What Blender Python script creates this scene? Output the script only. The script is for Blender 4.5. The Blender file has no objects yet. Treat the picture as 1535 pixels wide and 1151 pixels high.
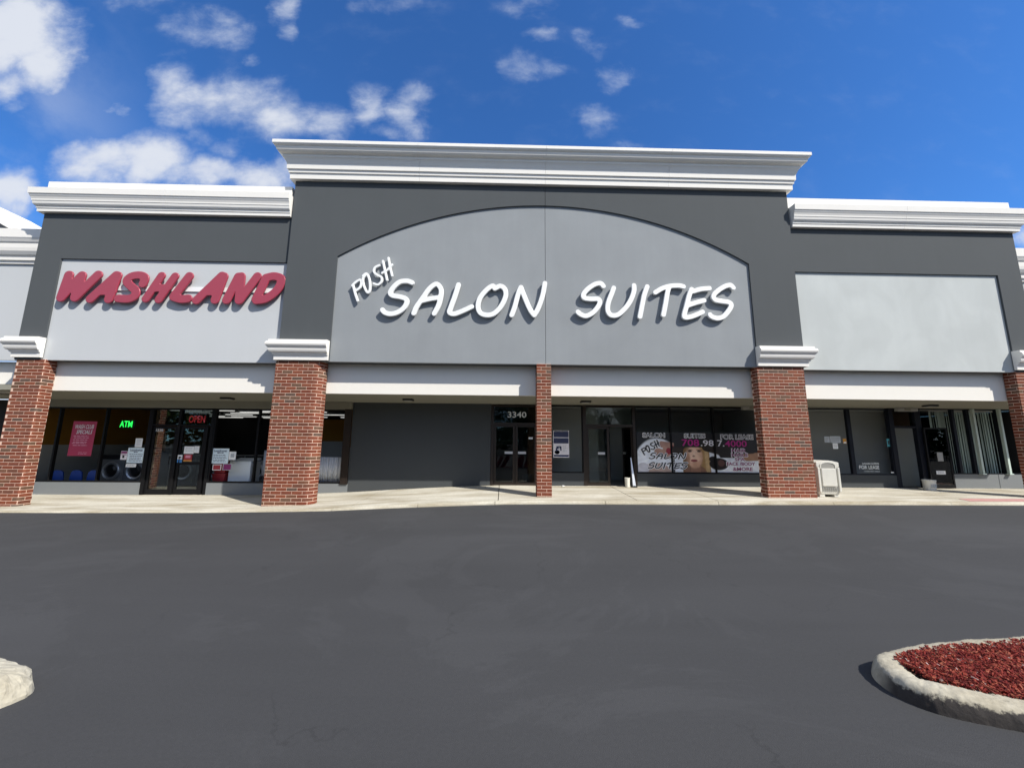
import bpy, bmesh, math, random
import numpy as np
from mathutils import Matrix, Vector, noise as mnoise

random.seed(7)
SC = bpy.context.scene
COL = SC.collection

# ------------------------------------------------------------------ camera
cam = bpy.data.cameras.new('camera')
cam.sensor_width = 36.0
cam.lens = 576.0 / 1535.0 * 36.0
cam.clip_start = 0.05
cam.clip_end = 2000.0
cam_ob = bpy.data.objects.new('camera', cam)
COL.objects.link(cam_ob)
PITCH, YAW, ROLL = 0.15323, 0.02097, 0.00854
fw = Vector((math.sin(YAW) * math.cos(PITCH), math.cos(YAW) * math.cos(PITCH), math.sin(PITCH)))
r0 = Vector((math.cos(YAW), -math.sin(YAW), 0.0))
u0 = r0.cross(fw)
rr = r0 * math.cos(ROLL) + u0 * math.sin(ROLL)
uu = -r0 * math.sin(ROLL) + u0 * math.cos(ROLL)
M = Matrix(((rr.x, uu.x, -fw.x, 0.0), (rr.y, uu.y, -fw.y, 0.0), (rr.z, uu.z, -fw.z, 1.6), (0, 0, 0, 1)))
cam_ob.matrix_world = M
SC.camera = cam_ob

# ------------------------------------------------------------------ view, sun, sky
SC.view_settings.view_transform = 'Standard'
SC.view_settings.look = 'None'
SC.view_settings.gamma = 1.0
SC.view_settings.use_curve_mapping = False
SC.view_settings.exposure = 0.41

SUN_EL = math.radians(44.0)
SUN_AZ = math.radians(50.5)          # from the facade's outward normal towards the right
sun_dir = Vector((math.sin(SUN_AZ) * math.cos(SUN_EL), -math.cos(SUN_AZ) * math.cos(SUN_EL), math.sin(SUN_EL)))
sun = bpy.data.lights.new('sun', 'SUN')
sun.energy = 4.6
sun.angle = math.radians(0.6)
sun.color = (1.0, 0.95, 0.865)
sun_ob = bpy.data.objects.new('sun', sun)
sun_ob.rotation_euler = sun_dir.to_track_quat('Z', 'Y').to_euler()
sun_ob.location = (20, -20, 30)
COL.objects.link(sun_ob)

# clouds of the northern sky: bearing and rise (x / y and z / y of the direction), half width, half height, weight
CLOUDS = [(-1.466, 1.188, 0.171, 0.166, 1.55), (-1.364, 1.077, 0.109, 0.113, 1.35), (-1.442, 1.018, 0.088, 0.072, 1.08), (-0.927, 1.231, 0.118, 0.071, 0.62), (-0.834, 1.199, 0.083, 0.052, 0.55), (-0.766, 1.12, 0.031, 0.028, 0.5), (-0.686, 1.3, 0.048, 0.063, 0.6), (-0.658, 1.218, 0.048, 0.052, 0.65), (-0.395, 1.336, 0.174, 0.044, 0.42), (-1.136, 1.307, 0.119, 0.043, 0.4), (-0.986, 1.022, 0.08, 0.1, 0.81), (-0.892, 0.958, 0.137, 0.083, 0.92), (-0.77, 0.984, 0.125, 0.099, 0.96), (-0.64, 0.933, 0.138, 0.078, 0.92), (-0.523, 0.903, 0.1, 0.056, 0.81), (-0.402, 0.962, 0.062, 0.088, 0.83), (-0.294, 0.954, 0.062, 0.092, 0.78), (-0.339, 0.887, 0.081, 0.033, 0.67), (-1.117, 0.94, 0.038, 0.024, 0.55), (-0.879, 0.861, 0.071, 0.043, 0.6), (-0.798, 0.814, 0.064, 0.042, 0.6), (-1.146, 0.779, 0.132, 0.075, 1.22), (-1.017, 0.782, 0.133, 0.088, 1.22), (-0.864, 0.749, 0.158, 0.054, 1.09), (-0.696, 0.739, 0.115, 0.066, 1.15), (-0.629, 0.772, 0.056, 0.054, 0.9), (-1.389, 0.67, 0.086, 0.085, 1.22), (-1.405, 0.932, 0.063, 0.026, 0.5), (0.068, 1.125, 0.102, 0.059, 0.59), (0.095, 1.233, 0.066, 0.033, 0.52), (0.078, 1.337, 0.115, 0.051, 0.41), (0.262, 1.191, 0.063, 0.041, 0.41), (0.243, 1.245, 0.052, 0.033, 0.36), (0.31, 1.086, 0.066, 0.059, 0.63), (0.257, 0.959, 0.074, 0.046, 0.5), (0.245, 0.899, 0.059, 0.051, 0.38), (0.379, 1.292, 0.053, 0.028, 0.36), (0.353, 0.873, 0.095, 0.025, 0.32), (1.49, 0.613, 0.056, 0.047, 0.9)]


def build_world():
    w = bpy.data.worlds.new('World')
    SC.world = w
    w.use_nodes = True
    nt = w.node_tree
    nt.nodes.clear()
    N = nt.nodes.new
    L = nt.links.new
    out = N('ShaderNodeOutputWorld')
    sky = N('ShaderNodeTexSky')
    sky.sky_type = 'NISHITA'
    sky.sun_disc = False
    sky.sun_elevation = SUN_EL
    sky.sun_rotation = math.atan2(sun_dir.x, sun_dir.y)
    sky.altitude = 200
    sky.air_density = 1.0
    sky.dust_density = 0.3
    sky.ozone_density = 2.5
    tint = N('ShaderNodeMix')
    tint.data_type = 'RGBA'
    tint.blend_type = 'MULTIPLY'
    tint.inputs[0].default_value = 1.0
    tint.inputs[7].default_value = (0.41, 0.86, 1.40, 1)
    L(sky.outputs[0], tint.inputs[6])
    bg = N('ShaderNodeBackground')
    bg.inputs[1].default_value = 0.10
    L(tint.outputs[2], bg.inputs[0])
    tc = N('ShaderNodeTexCoord')
    sx = N('ShaderNodeSeparateXYZ'); L(tc.outputs['Generated'], sx.inputs[0])
    my = N('ShaderNodeMath'); my.operation = 'MAXIMUM'; L(sx.outputs['Y'], my.inputs[0]); my.inputs[1].default_value = 0.2
    dx = N('ShaderNodeMath'); dx.operation = 'DIVIDE'; L(sx.outputs['X'], dx.inputs[0]); L(my.outputs[0], dx.inputs[1])
    dz = N('ShaderNodeMath'); dz.operation = 'DIVIDE'; L(sx.outputs['Z'], dz.inputs[0]); L(my.outputs[0], dz.inputs[1])
    sky_map = N('ShaderNodeCombineXYZ'); L(dx.outputs[0], sky_map.inputs[0]); L(dz.outputs[0], sky_map.inputs[1])
    # warp a little so that the cloud edges are ragged
    n1 = N('ShaderNodeTexNoise')
    n1.inputs['Scale'].default_value = 7.0
    n1.inputs['Detail'].default_value = 9.0
    n1.inputs['Roughness'].default_value = 0.6
    L(sky_map.outputs[0], n1.inputs['Vector'])
    sub = N('ShaderNodeVectorMath'); sub.operation = 'SUBTRACT'
    L(n1.outputs['Color'], sub.inputs[0]); sub.inputs[1].default_value = (0.5, 0.5, 0.5)
    scl = N('ShaderNodeVectorMath'); scl.operation = 'MULTIPLY'
    L(sub.outputs[0], scl.inputs[0]); scl.inputs[1].default_value = (0.17, 0.12, 0.0)
    add = N('ShaderNodeVectorMath'); add.operation = 'ADD'
    L(sky_map.outputs[0], add.inputs[0]); L(scl.outputs[0], add.inputs[1])
    prev = None
    for (x, z, rx, rz, w_) in CLOUDS:
        d0 = N('ShaderNodeVectorMath'); d0.operation = 'SUBTRACT'
        L(add.outputs[0], d0.inputs[0]); d0.inputs[1].default_value = (x, z, 0)
        d1 = N('ShaderNodeVectorMath'); d1.operation = 'MULTIPLY'
        L(d0.outputs[0], d1.inputs[0]); d1.inputs[1].default_value = (1 / rx, 1 / rz, 0)
        d = N('ShaderNodeVectorMath'); d.operation = 'LENGTH'
        L(d1.outputs[0], d.inputs[0])
        m = N('ShaderNodeMapRange'); m.interpolation_type = 'SMOOTHSTEP'
        m.inputs['From Min'].default_value = 1.55
        m.inputs['From Max'].default_value = 0.15
        m.inputs['To Min'].default_value = 0.0
        m.inputs['To Max'].default_value = w_
        L(d.outputs['Value'], m.inputs['Value'])
        if prev is None:
            prev = m.outputs[0]
        else:
            mx = N('ShaderNodeMath'); mx.operation = 'SMOOTH_MAX'
            mx.inputs[2].default_value = 0.12
            L(prev, mx.inputs[0]); L(m.outputs[0], mx.inputs[1])
            prev = mx.outputs[0]
    fr = N('ShaderNodeMapRange'); fr.interpolation_type = 'SMOOTHSTEP'
    fr.inputs['From Min'].default_value = 0.22; fr.inputs['From Max'].default_value = 0.36
    L(sx.outputs['Y'], fr.inputs['Value'])
    fm = N('ShaderNodeMath'); fm.operation = 'MULTIPLY'; L(prev, fm.inputs[0]); L(fr.outputs[0], fm.inputs[1])
    prev = fm.outputs[0]
    # fine structure
    n2 = N('ShaderNodeTexNoise')
    n2.inputs['Scale'].default_value = 8.0
    n2.inputs['Detail'].default_value = 10.0
    n2.inputs['Roughness'].default_value = 0.60
    n2.inputs['Distortion'].default_value = 0.2
    hv = N('ShaderNodeVectorMath'); hv.operation = 'MULTIPLY'
    L(sky_map.outputs[0], hv.inputs[0]); hv.inputs[1].default_value = (0.8, 1.15, 1.0)
    L(hv.outputs[0], n2.inputs['Vector'])
    a = N('ShaderNodeMath'); a.operation = 'MULTIPLY_ADD'
    L(n2.outputs['Fac'], a.inputs[0]); a.inputs[1].default_value = 1.9; a.inputs[2].default_value = -0.98
    b = N('ShaderNodeMath'); b.operation = 'ADD'
    L(a.outputs[0], b.inputs[0]); L(prev, b.inputs[1])
    mr = N('ShaderNodeMapRange'); mr.interpolation_type = 'SMOOTHSTEP'
    mr.inputs['From Min'].default_value = 0.02
    mr.inputs['From Max'].default_value = 1.42
    mr.inputs['To Max'].default_value = 0.95
    L(b.outputs[0], mr.inputs['Value'])
    gate = N('ShaderNodeMapRange'); gate.interpolation_type = 'SMOOTHSTEP'
    gate.inputs['From Min'].default_value = 0.0
    gate.inputs['From Max'].default_value = 0.3
    L(prev, gate.inputs['Value'])
    mul = N('ShaderNodeMath'); mul.operation = 'MULTIPLY'
    L(mr.outputs[0], mul.inputs[0]); L(gate.outputs[0], mul.inputs[1])
    # unseen cloud cover added over the rest of the sky to neutralise ambient light
    n3 = N('ShaderNodeTexNoise')
    n3.inputs['Scale'].default_value = 2.6
    n3.inputs['Detail'].default_value = 8.0
    n3.inputs['Roughness'].default_value = 0.6
    L(tc.outputs['Generated'], n3.inputs['Vector'])
    rest = N('ShaderNodeMapRange'); rest.interpolation_type = 'SMOOTHSTEP'
    rest.inputs['From Min'].default_value = 0.38; rest.inputs['From Max'].default_value = 0.58
    L(n3.outputs['Fac'], rest.inputs['Value'])
    dt = N('ShaderNodeVectorMath'); dt.operation = 'DOT_PRODUCT'
    L(tc.outputs['Generated'], dt.inputs[0]); dt.inputs[1].default_value = (0.25, 0.87, 0.42)
    away = N('ShaderNodeMapRange'); away.interpolation_type = 'SMOOTHSTEP'
    away.inputs['From Min'].default_value = 0.62; away.inputs['From Max'].default_value = 0.30
    L(dt.outputs['Value'], away.inputs['Value'])
    rm = N('ShaderNodeMath'); rm.operation = 'MULTIPLY'
    L(rest.outputs[0], rm.inputs[0]); L(away.outputs[0], rm.inputs[1])
    mxx = N('ShaderNodeMath'); mxx.operation = 'MAXIMUM'
    L(mul.outputs[0], mxx.inputs[0]); L(rm.outputs[0], mxx.inputs[1])
    mul = mxx
    cbg = N('ShaderNodeBackground')
    cr = N('ShaderNodeValToRGB')
    cr.color_ramp.elements[0].color = (0.56, 0.66, 0.86, 1)
    cr.color_ramp.elements[0].position = 0.15
    cr.color_ramp.elements[1].color = (0.80, 0.84, 0.92, 1)
    cr.color_ramp.elements[1].position = 0.85
    L(mul.outputs[0], cr.inputs[0])
    L(cr.outputs[0], cbg.inputs[0])
    cbg.inputs[1].default_value = 0.72
    mix = N('ShaderNodeMixShader')
    L(mul.outputs[0], mix.inputs[0]); L(bg.outputs[0], mix.inputs[1]); L(cbg.outputs[0], mix.inputs[2])
    L(mix.outputs[0], out.inputs[0])


build_world()

# ------------------------------------------------------------------ materials
MATS = {}


def mat(name, color, rough=0.8, metal=0.0, var=0.0, var_scale=3.0, bump=0.0, bump_scale=60.0, spec=0.5, rand=0.0,
        emit=None, emit_strength=0.0, coat=0.0):
    m = bpy.data.materials.new(name)
    m.use_nodes = True
    nt = m.node_tree
    N, L = nt.nodes.new, nt.links.new
    p = nt.nodes['Principled BSDF']
    p.inputs['Base Color'].default_value = (*color, 1)
    p.inputs['Roughness'].default_value = rough
    p.inputs['Metallic'].default_value = metal
    p.inputs['Specular IOR Level'].default_value = spec
    p.inputs['Coat Weight'].default_value = coat
    if emit:
        p.inputs['Emission Color'].default_value = (*emit, 1)
        p.inputs['Emission Strength'].default_value = emit_strength
    tc = None
    if var or bump or rand:
        tc = N('ShaderNodeTexCoord')
        geo = N('ShaderNodeNewGeometry')
    if var or rand:
        src = None
        if var:
            n = N('ShaderNodeTexNoise')
            n.inputs['Scale'].default_value = var_scale
            n.inputs['Detail'].default_value = 6
            n.inputs['Roughness'].default_value = 0.6
            L(geo.outputs['Position'], n.inputs['Vector'])
            mr = N('ShaderNodeMapRange')
            mr.inputs['From Min'].default_value = 0.25
            mr.inputs['From Max'].default_value = 0.75
            mr.inputs['To Min'].default_value = 1 - var
            mr.inputs['To Max'].default_value = 1 + var
            L(n.outputs['Fac'], mr.inputs['Value'])
            src = mr.outputs[0]
        if rand:
            oi = N('ShaderNodeObjectInfo')
            m2 = N('ShaderNodeMapRange')
            m2.inputs['To Min'].default_value = 1 - rand
            m2.inputs['To Max'].default_value = 1 + rand
            L(oi.outputs['Random'], m2.inputs['Value'])
            if src is None:
                src = m2.outputs[0]
            else:
                mm = N('ShaderNodeMath'); mm.operation = 'MULTIPLY'
                L(src, mm.inputs[0]); L(m2.outputs[0], mm.inputs[1]); src = mm.outputs[0]
        vm = N('ShaderNodeVectorMath'); vm.operation = 'SCALE'
        vm.inputs[0].default_value = color
        L(src, vm.inputs['Scale'])
        L(vm.outputs[0], p.inputs['Base Color'])
    if bump:
        nb = N('ShaderNodeTexNoise')
        nb.inputs['Scale'].default_value = bump_scale
        nb.inputs['Detail'].default_value = 4
        L(geo.outputs['Position'], nb.inputs['Vector'])
        bp = N('ShaderNodeBump')
        bp.inputs['Strength'].default_value = bump
        bp.inputs['Distance'].default_value = 0.01
        L(nb.outputs['Fac'], bp.inputs['Height'])
        L(bp.outputs[0], p.inputs['Normal'])
    MATS[name] = m
    return m


def stucco(name, color, var=0.06, patch=0.0):
    """Painted stucco: fine sand relief, broad weathering, faint vertical runs."""
    m = bpy.data.materials.new(name)
    m.use_nodes = True
    nt = m.node_tree
    N, L = nt.nodes.new, nt.links.new
    p = nt.nodes['Principled BSDF']
    p.inputs['Roughness'].default_value = 0.85
    p.inputs['Specular IOR Level'].default_value = 0.25
    geo = N('ShaderNodeNewGeometry')
    n1 = N('ShaderNodeTexNoise'); n1.inputs['Scale'].default_value = 0.55; n1.inputs['Detail'].default_value = 7
    n1.inputs['Roughness'].default_value = 0.62
    L(geo.outputs['Position'], n1.inputs['Vector'])
    mp = N('ShaderNodeMapping'); mp.inputs['Scale'].default_value = (5.0, 5.0, 0.35)
    L(geo.outputs['Position'], mp.inputs['Vector'])
    n2 = N('ShaderNodeTexNoise'); n2.inputs['Scale'].default_value = 1.0; n2.inputs['Detail'].default_value = 5
    L(mp.outputs[0], n2.inputs['Vector'])
    n3 = N('ShaderNodeTexNoise'); n3.inputs['Scale'].default_value = 90; n3.inputs['Detail'].default_value = 2
    L(geo.outputs['Position'], n3.inputs['Vector'])
    a = N('ShaderNodeMath'); a.operation = 'MULTIPLY_ADD'
    L(n1.outputs['Fac'], a.inputs[0]); a.inputs[1].default_value = 2.2 * var; a.inputs[2].default_value = 1 - 1.1 * var
    b = N('ShaderNodeMath'); b.operation = 'MULTIPLY_ADD'
    L(n2.outputs['Fac'], b.inputs[0]); b.inputs[1].default_value = 0.9 * var; b.inputs[2].default_value = -0.45 * var
    c = N('ShaderNodeMath'); c.operation = 'ADD'; L(a.outputs[0], c.inputs[0]); L(b.outputs[0], c.inputs[1])
    d = N('ShaderNodeMath'); d.operation = 'MULTIPLY_ADD'
    L(n3.outputs['Fac'], d.inputs[0]); d.inputs[1].default_value = 0.10; d.inputs[2].default_value = -0.05
    e = N('ShaderNodeMath'); e.operation = 'ADD'; L(c.outputs[0], e.inputs[0]); L(d.outputs[0], e.inputs[1])
    src = e.outputs[0]
    if patch:
        n4 = N('ShaderNodeTexNoise'); n4.inputs['Scale'].default_value = 0.8; n4.inputs['Detail'].default_value = 3
        n4.inputs['Distortion'].default_value = 0.8
        L(geo.outputs['Position'], n4.inputs['Vector'])
        mr = N('ShaderNodeMapRange'); mr.inputs['From Min'].default_value = 0.40; mr.inputs['From Max'].default_value = 0.66
        mr.inputs['To Min'].default_value = 1.0; mr.inputs['To Max'].default_value = 1 + patch
        L(n4.outputs['Fac'], mr.inputs['Value'])
        f = N('ShaderNodeMath'); f.operation = 'MULTIPLY'; L(src, f.inputs[0]); L(mr.outputs[0], f.inputs[1]); src = f.outputs[0]
    vm = N('ShaderNodeVectorMath'); vm.operation = 'SCALE'; vm.inputs[0].default_value = color
    L(src, vm.inputs['Scale']); L(vm.outputs[0], p.inputs['Base Color'])
    bp = N('ShaderNodeBump'); bp.inputs['Strength'].default_value = 0.25; bp.inputs['Distance'].default_value = 0.006
    L(n3.outputs['Fac'], bp.inputs['Height']); L(bp.outputs[0], p.inputs['Normal'])
    MATS[name] = m
    return m


def glass_mat(name, tint=(0.55, 0.6, 0.6), boost=1.6):
    m = bpy.data.materials.new(name)
    m.use_nodes = True
    nt = m.node_tree
    nt.nodes.clear()
    N, L = nt.nodes.new, nt.links.new
    o = N('ShaderNodeOutputMaterial')
    t = N('ShaderNodeBsdfTransparent'); t.inputs[0].default_value = (*tint, 1)
    g = N('ShaderNodeBsdfGlossy'); g.inputs['Roughness'].default_value = 0.0
    g.inputs['Color'].default_value = (0.95, 0.97, 0.96, 1)
    f = N('ShaderNodeFresnel'); f.inputs['IOR'].default_value = 1.5
    geo = N('ShaderNodeNewGeometry')
    nz = N('ShaderNodeTexNoise'); nz.inputs['Scale'].default_value = 0.7; nz.inputs['Detail'].default_value = 1
    L(geo.outputs['Position'], nz.inputs['Vector'])
    bp = N('ShaderNodeBump'); bp.inputs['Strength'].default_value = 0.06; bp.inputs['Distance'].default_value = 0.05
    L(nz.outputs['Fac'], bp.inputs['Height']); L(bp.outputs[0], g.inputs['Normal'])
    mu = N('ShaderNodeMath'); mu.operation = 'MULTIPLY'; mu.inputs[1].default_value = boost; mu.use_clamp = True
    L(f.outputs[0], mu.inputs[0])
    mx = N('ShaderNodeMixShader')
    L(mu.outputs[0], mx.inputs[0]); L(t.outputs[0], mx.inputs[1]); L(g.outputs[0], mx.inputs[2])
    L(mx.outputs[0], o.inputs[0])
    MATS[name] = m
    return m


def brick_mat():
    m = bpy.data.materials.new('brick_clay')
    m.use_nodes = True
    nt = m.node_tree
    N, L = nt.nodes.new, nt.links.new
    p = nt.nodes['Principled BSDF']
    p.inputs['Roughness'].default_value = 0.85
    p.inputs['Specular IOR Level'].default_value = 0.3
    oi = N('ShaderNodeObjectInfo')
    cr = N('ShaderNodeValToRGB')
    cr.color_ramp.interpolation = 'CONSTANT'
    cols = [(0.0, (0.222, 0.060, 0.030)), (0.24, (0.192, 0.052, 0.028)), (0.46, (0.242, 0.072, 0.036)), (0.64, (0.160, 0.058, 0.034)),
            (0.78, (0.185, 0.080, 0.046)), (0.88, (0.150, 0.082, 0.050)), (0.95, (0.125, 0.080, 0.060))]
    el = cr.color_ramp.elements
    el[0].position, el[0].color = 0.0, (*cols[0][1], 1)
    el[1].position, el[1].color = cols[1][0], (*cols[1][1], 1)
    for pos, c in cols[2:]:
        e = el.new(pos); e.color = (*c, 1)
    L(oi.outputs['Random'], cr.inputs[0])
    geo = N('ShaderNodeNewGeometry')
    n = N('ShaderNodeTexNoise'); n.inputs['Scale'].default_value = 14; n.inputs['Detail'].default_value = 6
    n.inputs['Roughness'].default_value = 0.7
    L(geo.outputs['Position'], n.inputs['Vector'])
    mr = N('ShaderNodeMapRange'); mr.inputs['From Min'].default_value = 0.25; mr.inputs['From Max'].default_value = 0.75
    mr.inputs['To Min'].default_value = 0.60; mr.inputs['To Max'].default_value = 1.04
    L(n.outputs['Fac'], mr.inputs['Value'])
    vm = N('ShaderNodeVectorMath'); vm.operation = 'SCALE'
    L(cr.outputs[0], vm.inputs[0]); L(mr.outputs[0], vm.inputs['Scale'])
    L(vm.outputs[0], p.inputs['Base Color'])
    bp = N('ShaderNodeBump'); bp.inputs['Strength'].default_value = 0.4; bp.inputs['Distance'].default_value = 0.004
    n2 = N('ShaderNodeTexNoise'); n2.inputs['Scale'].default_value = 120; L(geo.outputs['Position'], n2.inputs['Vector'])
    L(n2.outputs['Fac'], bp.inputs['Height']); L(bp.outputs[0], p.inputs['Normal'])
    MATS['brick_clay'] = m


def asphalt_mat():
    m = bpy.data.materials.new('asphalt')
    m.use_nodes = True
    nt = m.node_tree
    N, L = nt.nodes.new, nt.links.new
    p = nt.nodes['Principled BSDF']
    p.inputs['Roughness'].default_value = 0.9
    p.inputs['Specular IOR Level'].default_value = 0.2
    geo = N('ShaderNodeNewGeometry')

    def noise(scale, detail, vec=None, rough=0.6, dist=0.0):
        n = N('ShaderNodeTexNoise'); n.inputs['Scale'].default_value = scale; n.inputs['Detail'].default_value = detail
        n.inputs['Roughness'].default_value = rough; n.inputs['Distortion'].default_value = dist
        L(vec or geo.outputs['Position'], n.inputs['Vector'])
        return n

    def rng(sock, a, b, c, d, smooth=False):
        r = N('ShaderNodeMapRange')
        if smooth:
            r.interpolation_type = 'SMOOTHSTEP'
        r.inputs['From Min'].default_value = a; r.inputs['From Max'].default_value = b
        r.inputs['To Min'].default_value = c; r.inputs['To Max'].default_value = d
        L(sock, r.inputs['Value'])
        return r.outputs[0]

    def mul(a, b):
        q = N('ShaderNodeMath'); q.operation = 'MULTIPLY'; L(a, q.inputs[0]); L(b, q.inputs[1]); return q.outputs[0]

    broad = rng(noise(0.22, 5, rough=0.55, dist=0.4).outputs['Fac'], 0.3, 0.7, 0.90, 1.09)
    mp = N('ShaderNodeMapping'); mp.inputs['Scale'].default_value = (0.10, 1.1, 1.0)
    L(geo.outputs['Position'], mp.inputs['Vector'])
    bands = rng(noise(1.0, 5, mp.outputs[0], dist=0.6).outputs['Fac'], 0.35, 0.65, 0.955, 1.045)
    seal = rng(noise(0.33, 6, rough=0.7, dist=0.9).outputs['Fac'], 0.50, 0.545, 0.945, 1.03, True)
    grain = rng(noise(220, 2).outputs['Fac'], 0.3, 0.7, 0.86, 1.14)
    grain2 = rng(noise(40, 3).outputs['Fac'], 0.3, 0.7, 0.95, 1.05)
    # hairline cracks: warped cell borders kept only in places
    wn = noise(0.9, 5)
    sb = N('ShaderNodeVectorMath'); sb.operation = 'SUBTRACT'; L(wn.outputs['Color'], sb.inputs[0]); sb.inputs[1].default_value = (0.5, 0.5, 0.5)
    sc_ = N('ShaderNodeVectorMath'); sc_.operation = 'SCALE'; L(sb.outputs[0], sc_.inputs[0]); sc_.inputs['Scale'].default_value = 1.5
    ad = N('ShaderNodeVectorMath'); ad.operation = 'ADD'; L(geo.outputs['Position'], ad.inputs[0]); L(sc_.outputs[0], ad.inputs[1])
    vo = N('ShaderNodeTexVoronoi'); vo.voronoi_dimensions = '2D'; vo.feature = 'DISTANCE_TO_EDGE'; vo.inputs['Scale'].default_value = 0.42
    L(ad.outputs[0], vo.inputs['Vector'])
    line = rng(vo.outputs['Distance'], 0.0, 0.0085, 1.0, 0.0, True)
    keep = rng(noise(0.5, 3).outputs['Fac'], 0.42, 0.55, 0.0, 1.0, True)
    ck = mul(line, keep)
    crack = rng(ck, 0.0, 1.0, 1.0, 0.86)
    f = mul(mul(mul(broad, bands), mul(seal, grain)), mul(grain2, crack))
    vm = N('ShaderNodeVectorMath'); vm.operation = 'SCALE'; vm.inputs[0].default_value = (0.0520, 0.0530, 0.0560)
    L(f, vm.inputs['Scale']); L(vm.outputs[0], p.inputs['Base Color'])
    bp = N('ShaderNodeBump'); bp.inputs['Strength'].default_value = 0.35; bp.inputs['Distance'].default_value = 0.006
    ng = noise(150, 3); L(ng.outputs['Fac'], bp.inputs['Height']); L(bp.outputs[0], p.inputs['Normal'])
    MATS['asphalt'] = m


def concrete_mat(name, color, stain=0.25):
    m = bpy.data.materials.new(name)
    m.use_nodes = True
    nt = m.node_tree
    N, L = nt.nodes.new, nt.links.new
    p = nt.nodes['Principled BSDF']
    p.inputs['Roughness'].default_value = 0.9
    p.inputs['Specular IOR Level'].default_value = 0.2
    geo = N('ShaderNodeNewGeometry')
    mp = N('ShaderNodeMapping'); mp.inputs['Scale'].default_value = (0.35, 1.6, 1.0)
    L(geo.outputs['Position'], mp.inputs['Vector'])
    n1 = N('ShaderNodeTexNoise'); n1.inputs['Scale'].default_value = 1.2; n1.inputs['Detail'].default_value = 7; n1.inputs['Roughness'].default_value = 0.65
    n1.inputs['Distortion'].default_value = 0.5
    L(mp.outputs[0], n1.inputs['Vector'])
    n2 = N('ShaderNodeTexNoise'); n2.inputs['Scale'].default_value = 35; n2.inputs['Detail'].default_value = 4
    L(geo.outputs['Position'], n2.inputs['Vector'])
    cr = N('ShaderNodeValToRGB')
    e = cr.color_ramp.elements
    e[0].position = 0.30; e[0].color = (*[c * (1 - stain * k) for c, k in zip(color, (1.35, 1.5, 1.75))], 1)
    e[1].position = 0.62; e[1].color = (*color, 1)
    L(n1.outputs['Fac'], cr.inputs[0])
    mr = N('ShaderNodeMapRange'); mr.inputs['From Min'].default_value = 0.3; mr.inputs['From Max'].default_value = 0.7
    mr.inputs['To Min'].default_value = 0.86; mr.inputs['To Max'].default_value = 1.12
    L(n2.outputs['Fac'], mr.inputs['Value'])
    vm = N('ShaderNodeVectorMath'); vm.operation = 'SCALE'; L(cr.outputs[0], vm.inputs[0]); L(mr.outputs[0], vm.inputs['Scale'])
    L(vm.outputs[0], p.inputs['Base Color'])
    bp = N('ShaderNodeBump'); bp.inputs['Strength'].default_value = 0.4; bp.inputs['Distance'].default_value = 0.01
    L(n2.outputs['Fac'], bp.inputs['Height']); L(bp.outputs[0], p.inputs['Normal'])
    MATS[name] = m


def island_random_mat(name, cols, rough=0.9):
    m = bpy.data.materials.new(name)
    m.use_nodes = True
    nt = m.node_tree
    N, L = nt.nodes.new, nt.links.new
    p = nt.nodes['Principled BSDF']
    p.inputs['Roughness'].default_value = rough
    p.inputs['Specular IOR Level'].default_value = 0.3
    geo = N('ShaderNodeNewGeometry')
    cr = N('ShaderNodeValToRGB')
    el = cr.color_ramp.elements
    el[0].position, el[0].color = cols[0][0], (*cols[0][1], 1)
    el[1].position, el[1].color = cols[1][0], (*cols[1][1], 1)
    for pos, c in cols[2:]:
        e = el.new(pos); e.color = (*c, 1)
    L(geo.outputs['Random Per Island'], cr.inputs[0])
    L(cr.outputs[0], p.inputs['Base Color'])
    MATS[name] = m


def vertex_color_mat(name):
    m = bpy.data.materials.new(name)
    m.use_nodes = True
    nt = m.node_tree
    p = nt.nodes['Principled BSDF']
    p.inputs['Roughness'].default_value = 0.45
    a = nt.nodes.new('ShaderNodeVertexColor'); a.layer_name = 'print'
    nt.links.new(a.outputs[0], p.inputs['Base Color'])
    MATS[name] = m


stucco('dark_stucco', (0.0775, 0.0855, 0.0910), 0.07)
stucco('pale_stucco', (0.500, 0.520, 0.535), 0.035)
stucco('pale_stucco_patched', (0.470, 0.497, 0.490), 0.07, 0.09)
stucco('mid_stucco', (0.258, 0.276, 0.290), 0.10, 0.04)
stucco('white_trim', (0.81, 0.79, 0.745), 0.05)
stucco('white_fascia', (0.80, 0.775, 0.715), 0.03)
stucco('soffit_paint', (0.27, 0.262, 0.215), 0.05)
stucco('kneewall_gray', (0.185, 0.198, 0.205), 0.05)
stucco('wall_charcoal', (0.060, 0.066, 0.070), 0.06)
stucco('interior_wall', (0.30, 0.315, 0.30), 0.06)
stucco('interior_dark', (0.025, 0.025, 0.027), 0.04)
stucco('ochre_wall', (0.22, 0.110, 0.014), 0.05)
stucco('siding_gray', (0.22, 0.22, 0.22), 0.04)
mat('mortar', (0.68, 0.485, 0.38), 0.95, var=0.12, var_scale=9, bump=0.3, bump_scale=150)
brick_mat()
asphalt_mat()
concrete_mat('sidewalk_concrete', (0.555, 0.53, 0.455), 0.36)
concrete_mat('kerb_concrete', (0.55, 0.52, 0.43), 0.38)
concrete_mat('rough_concrete', (0.50, 0.475, 0.395), 0.32)
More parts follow.
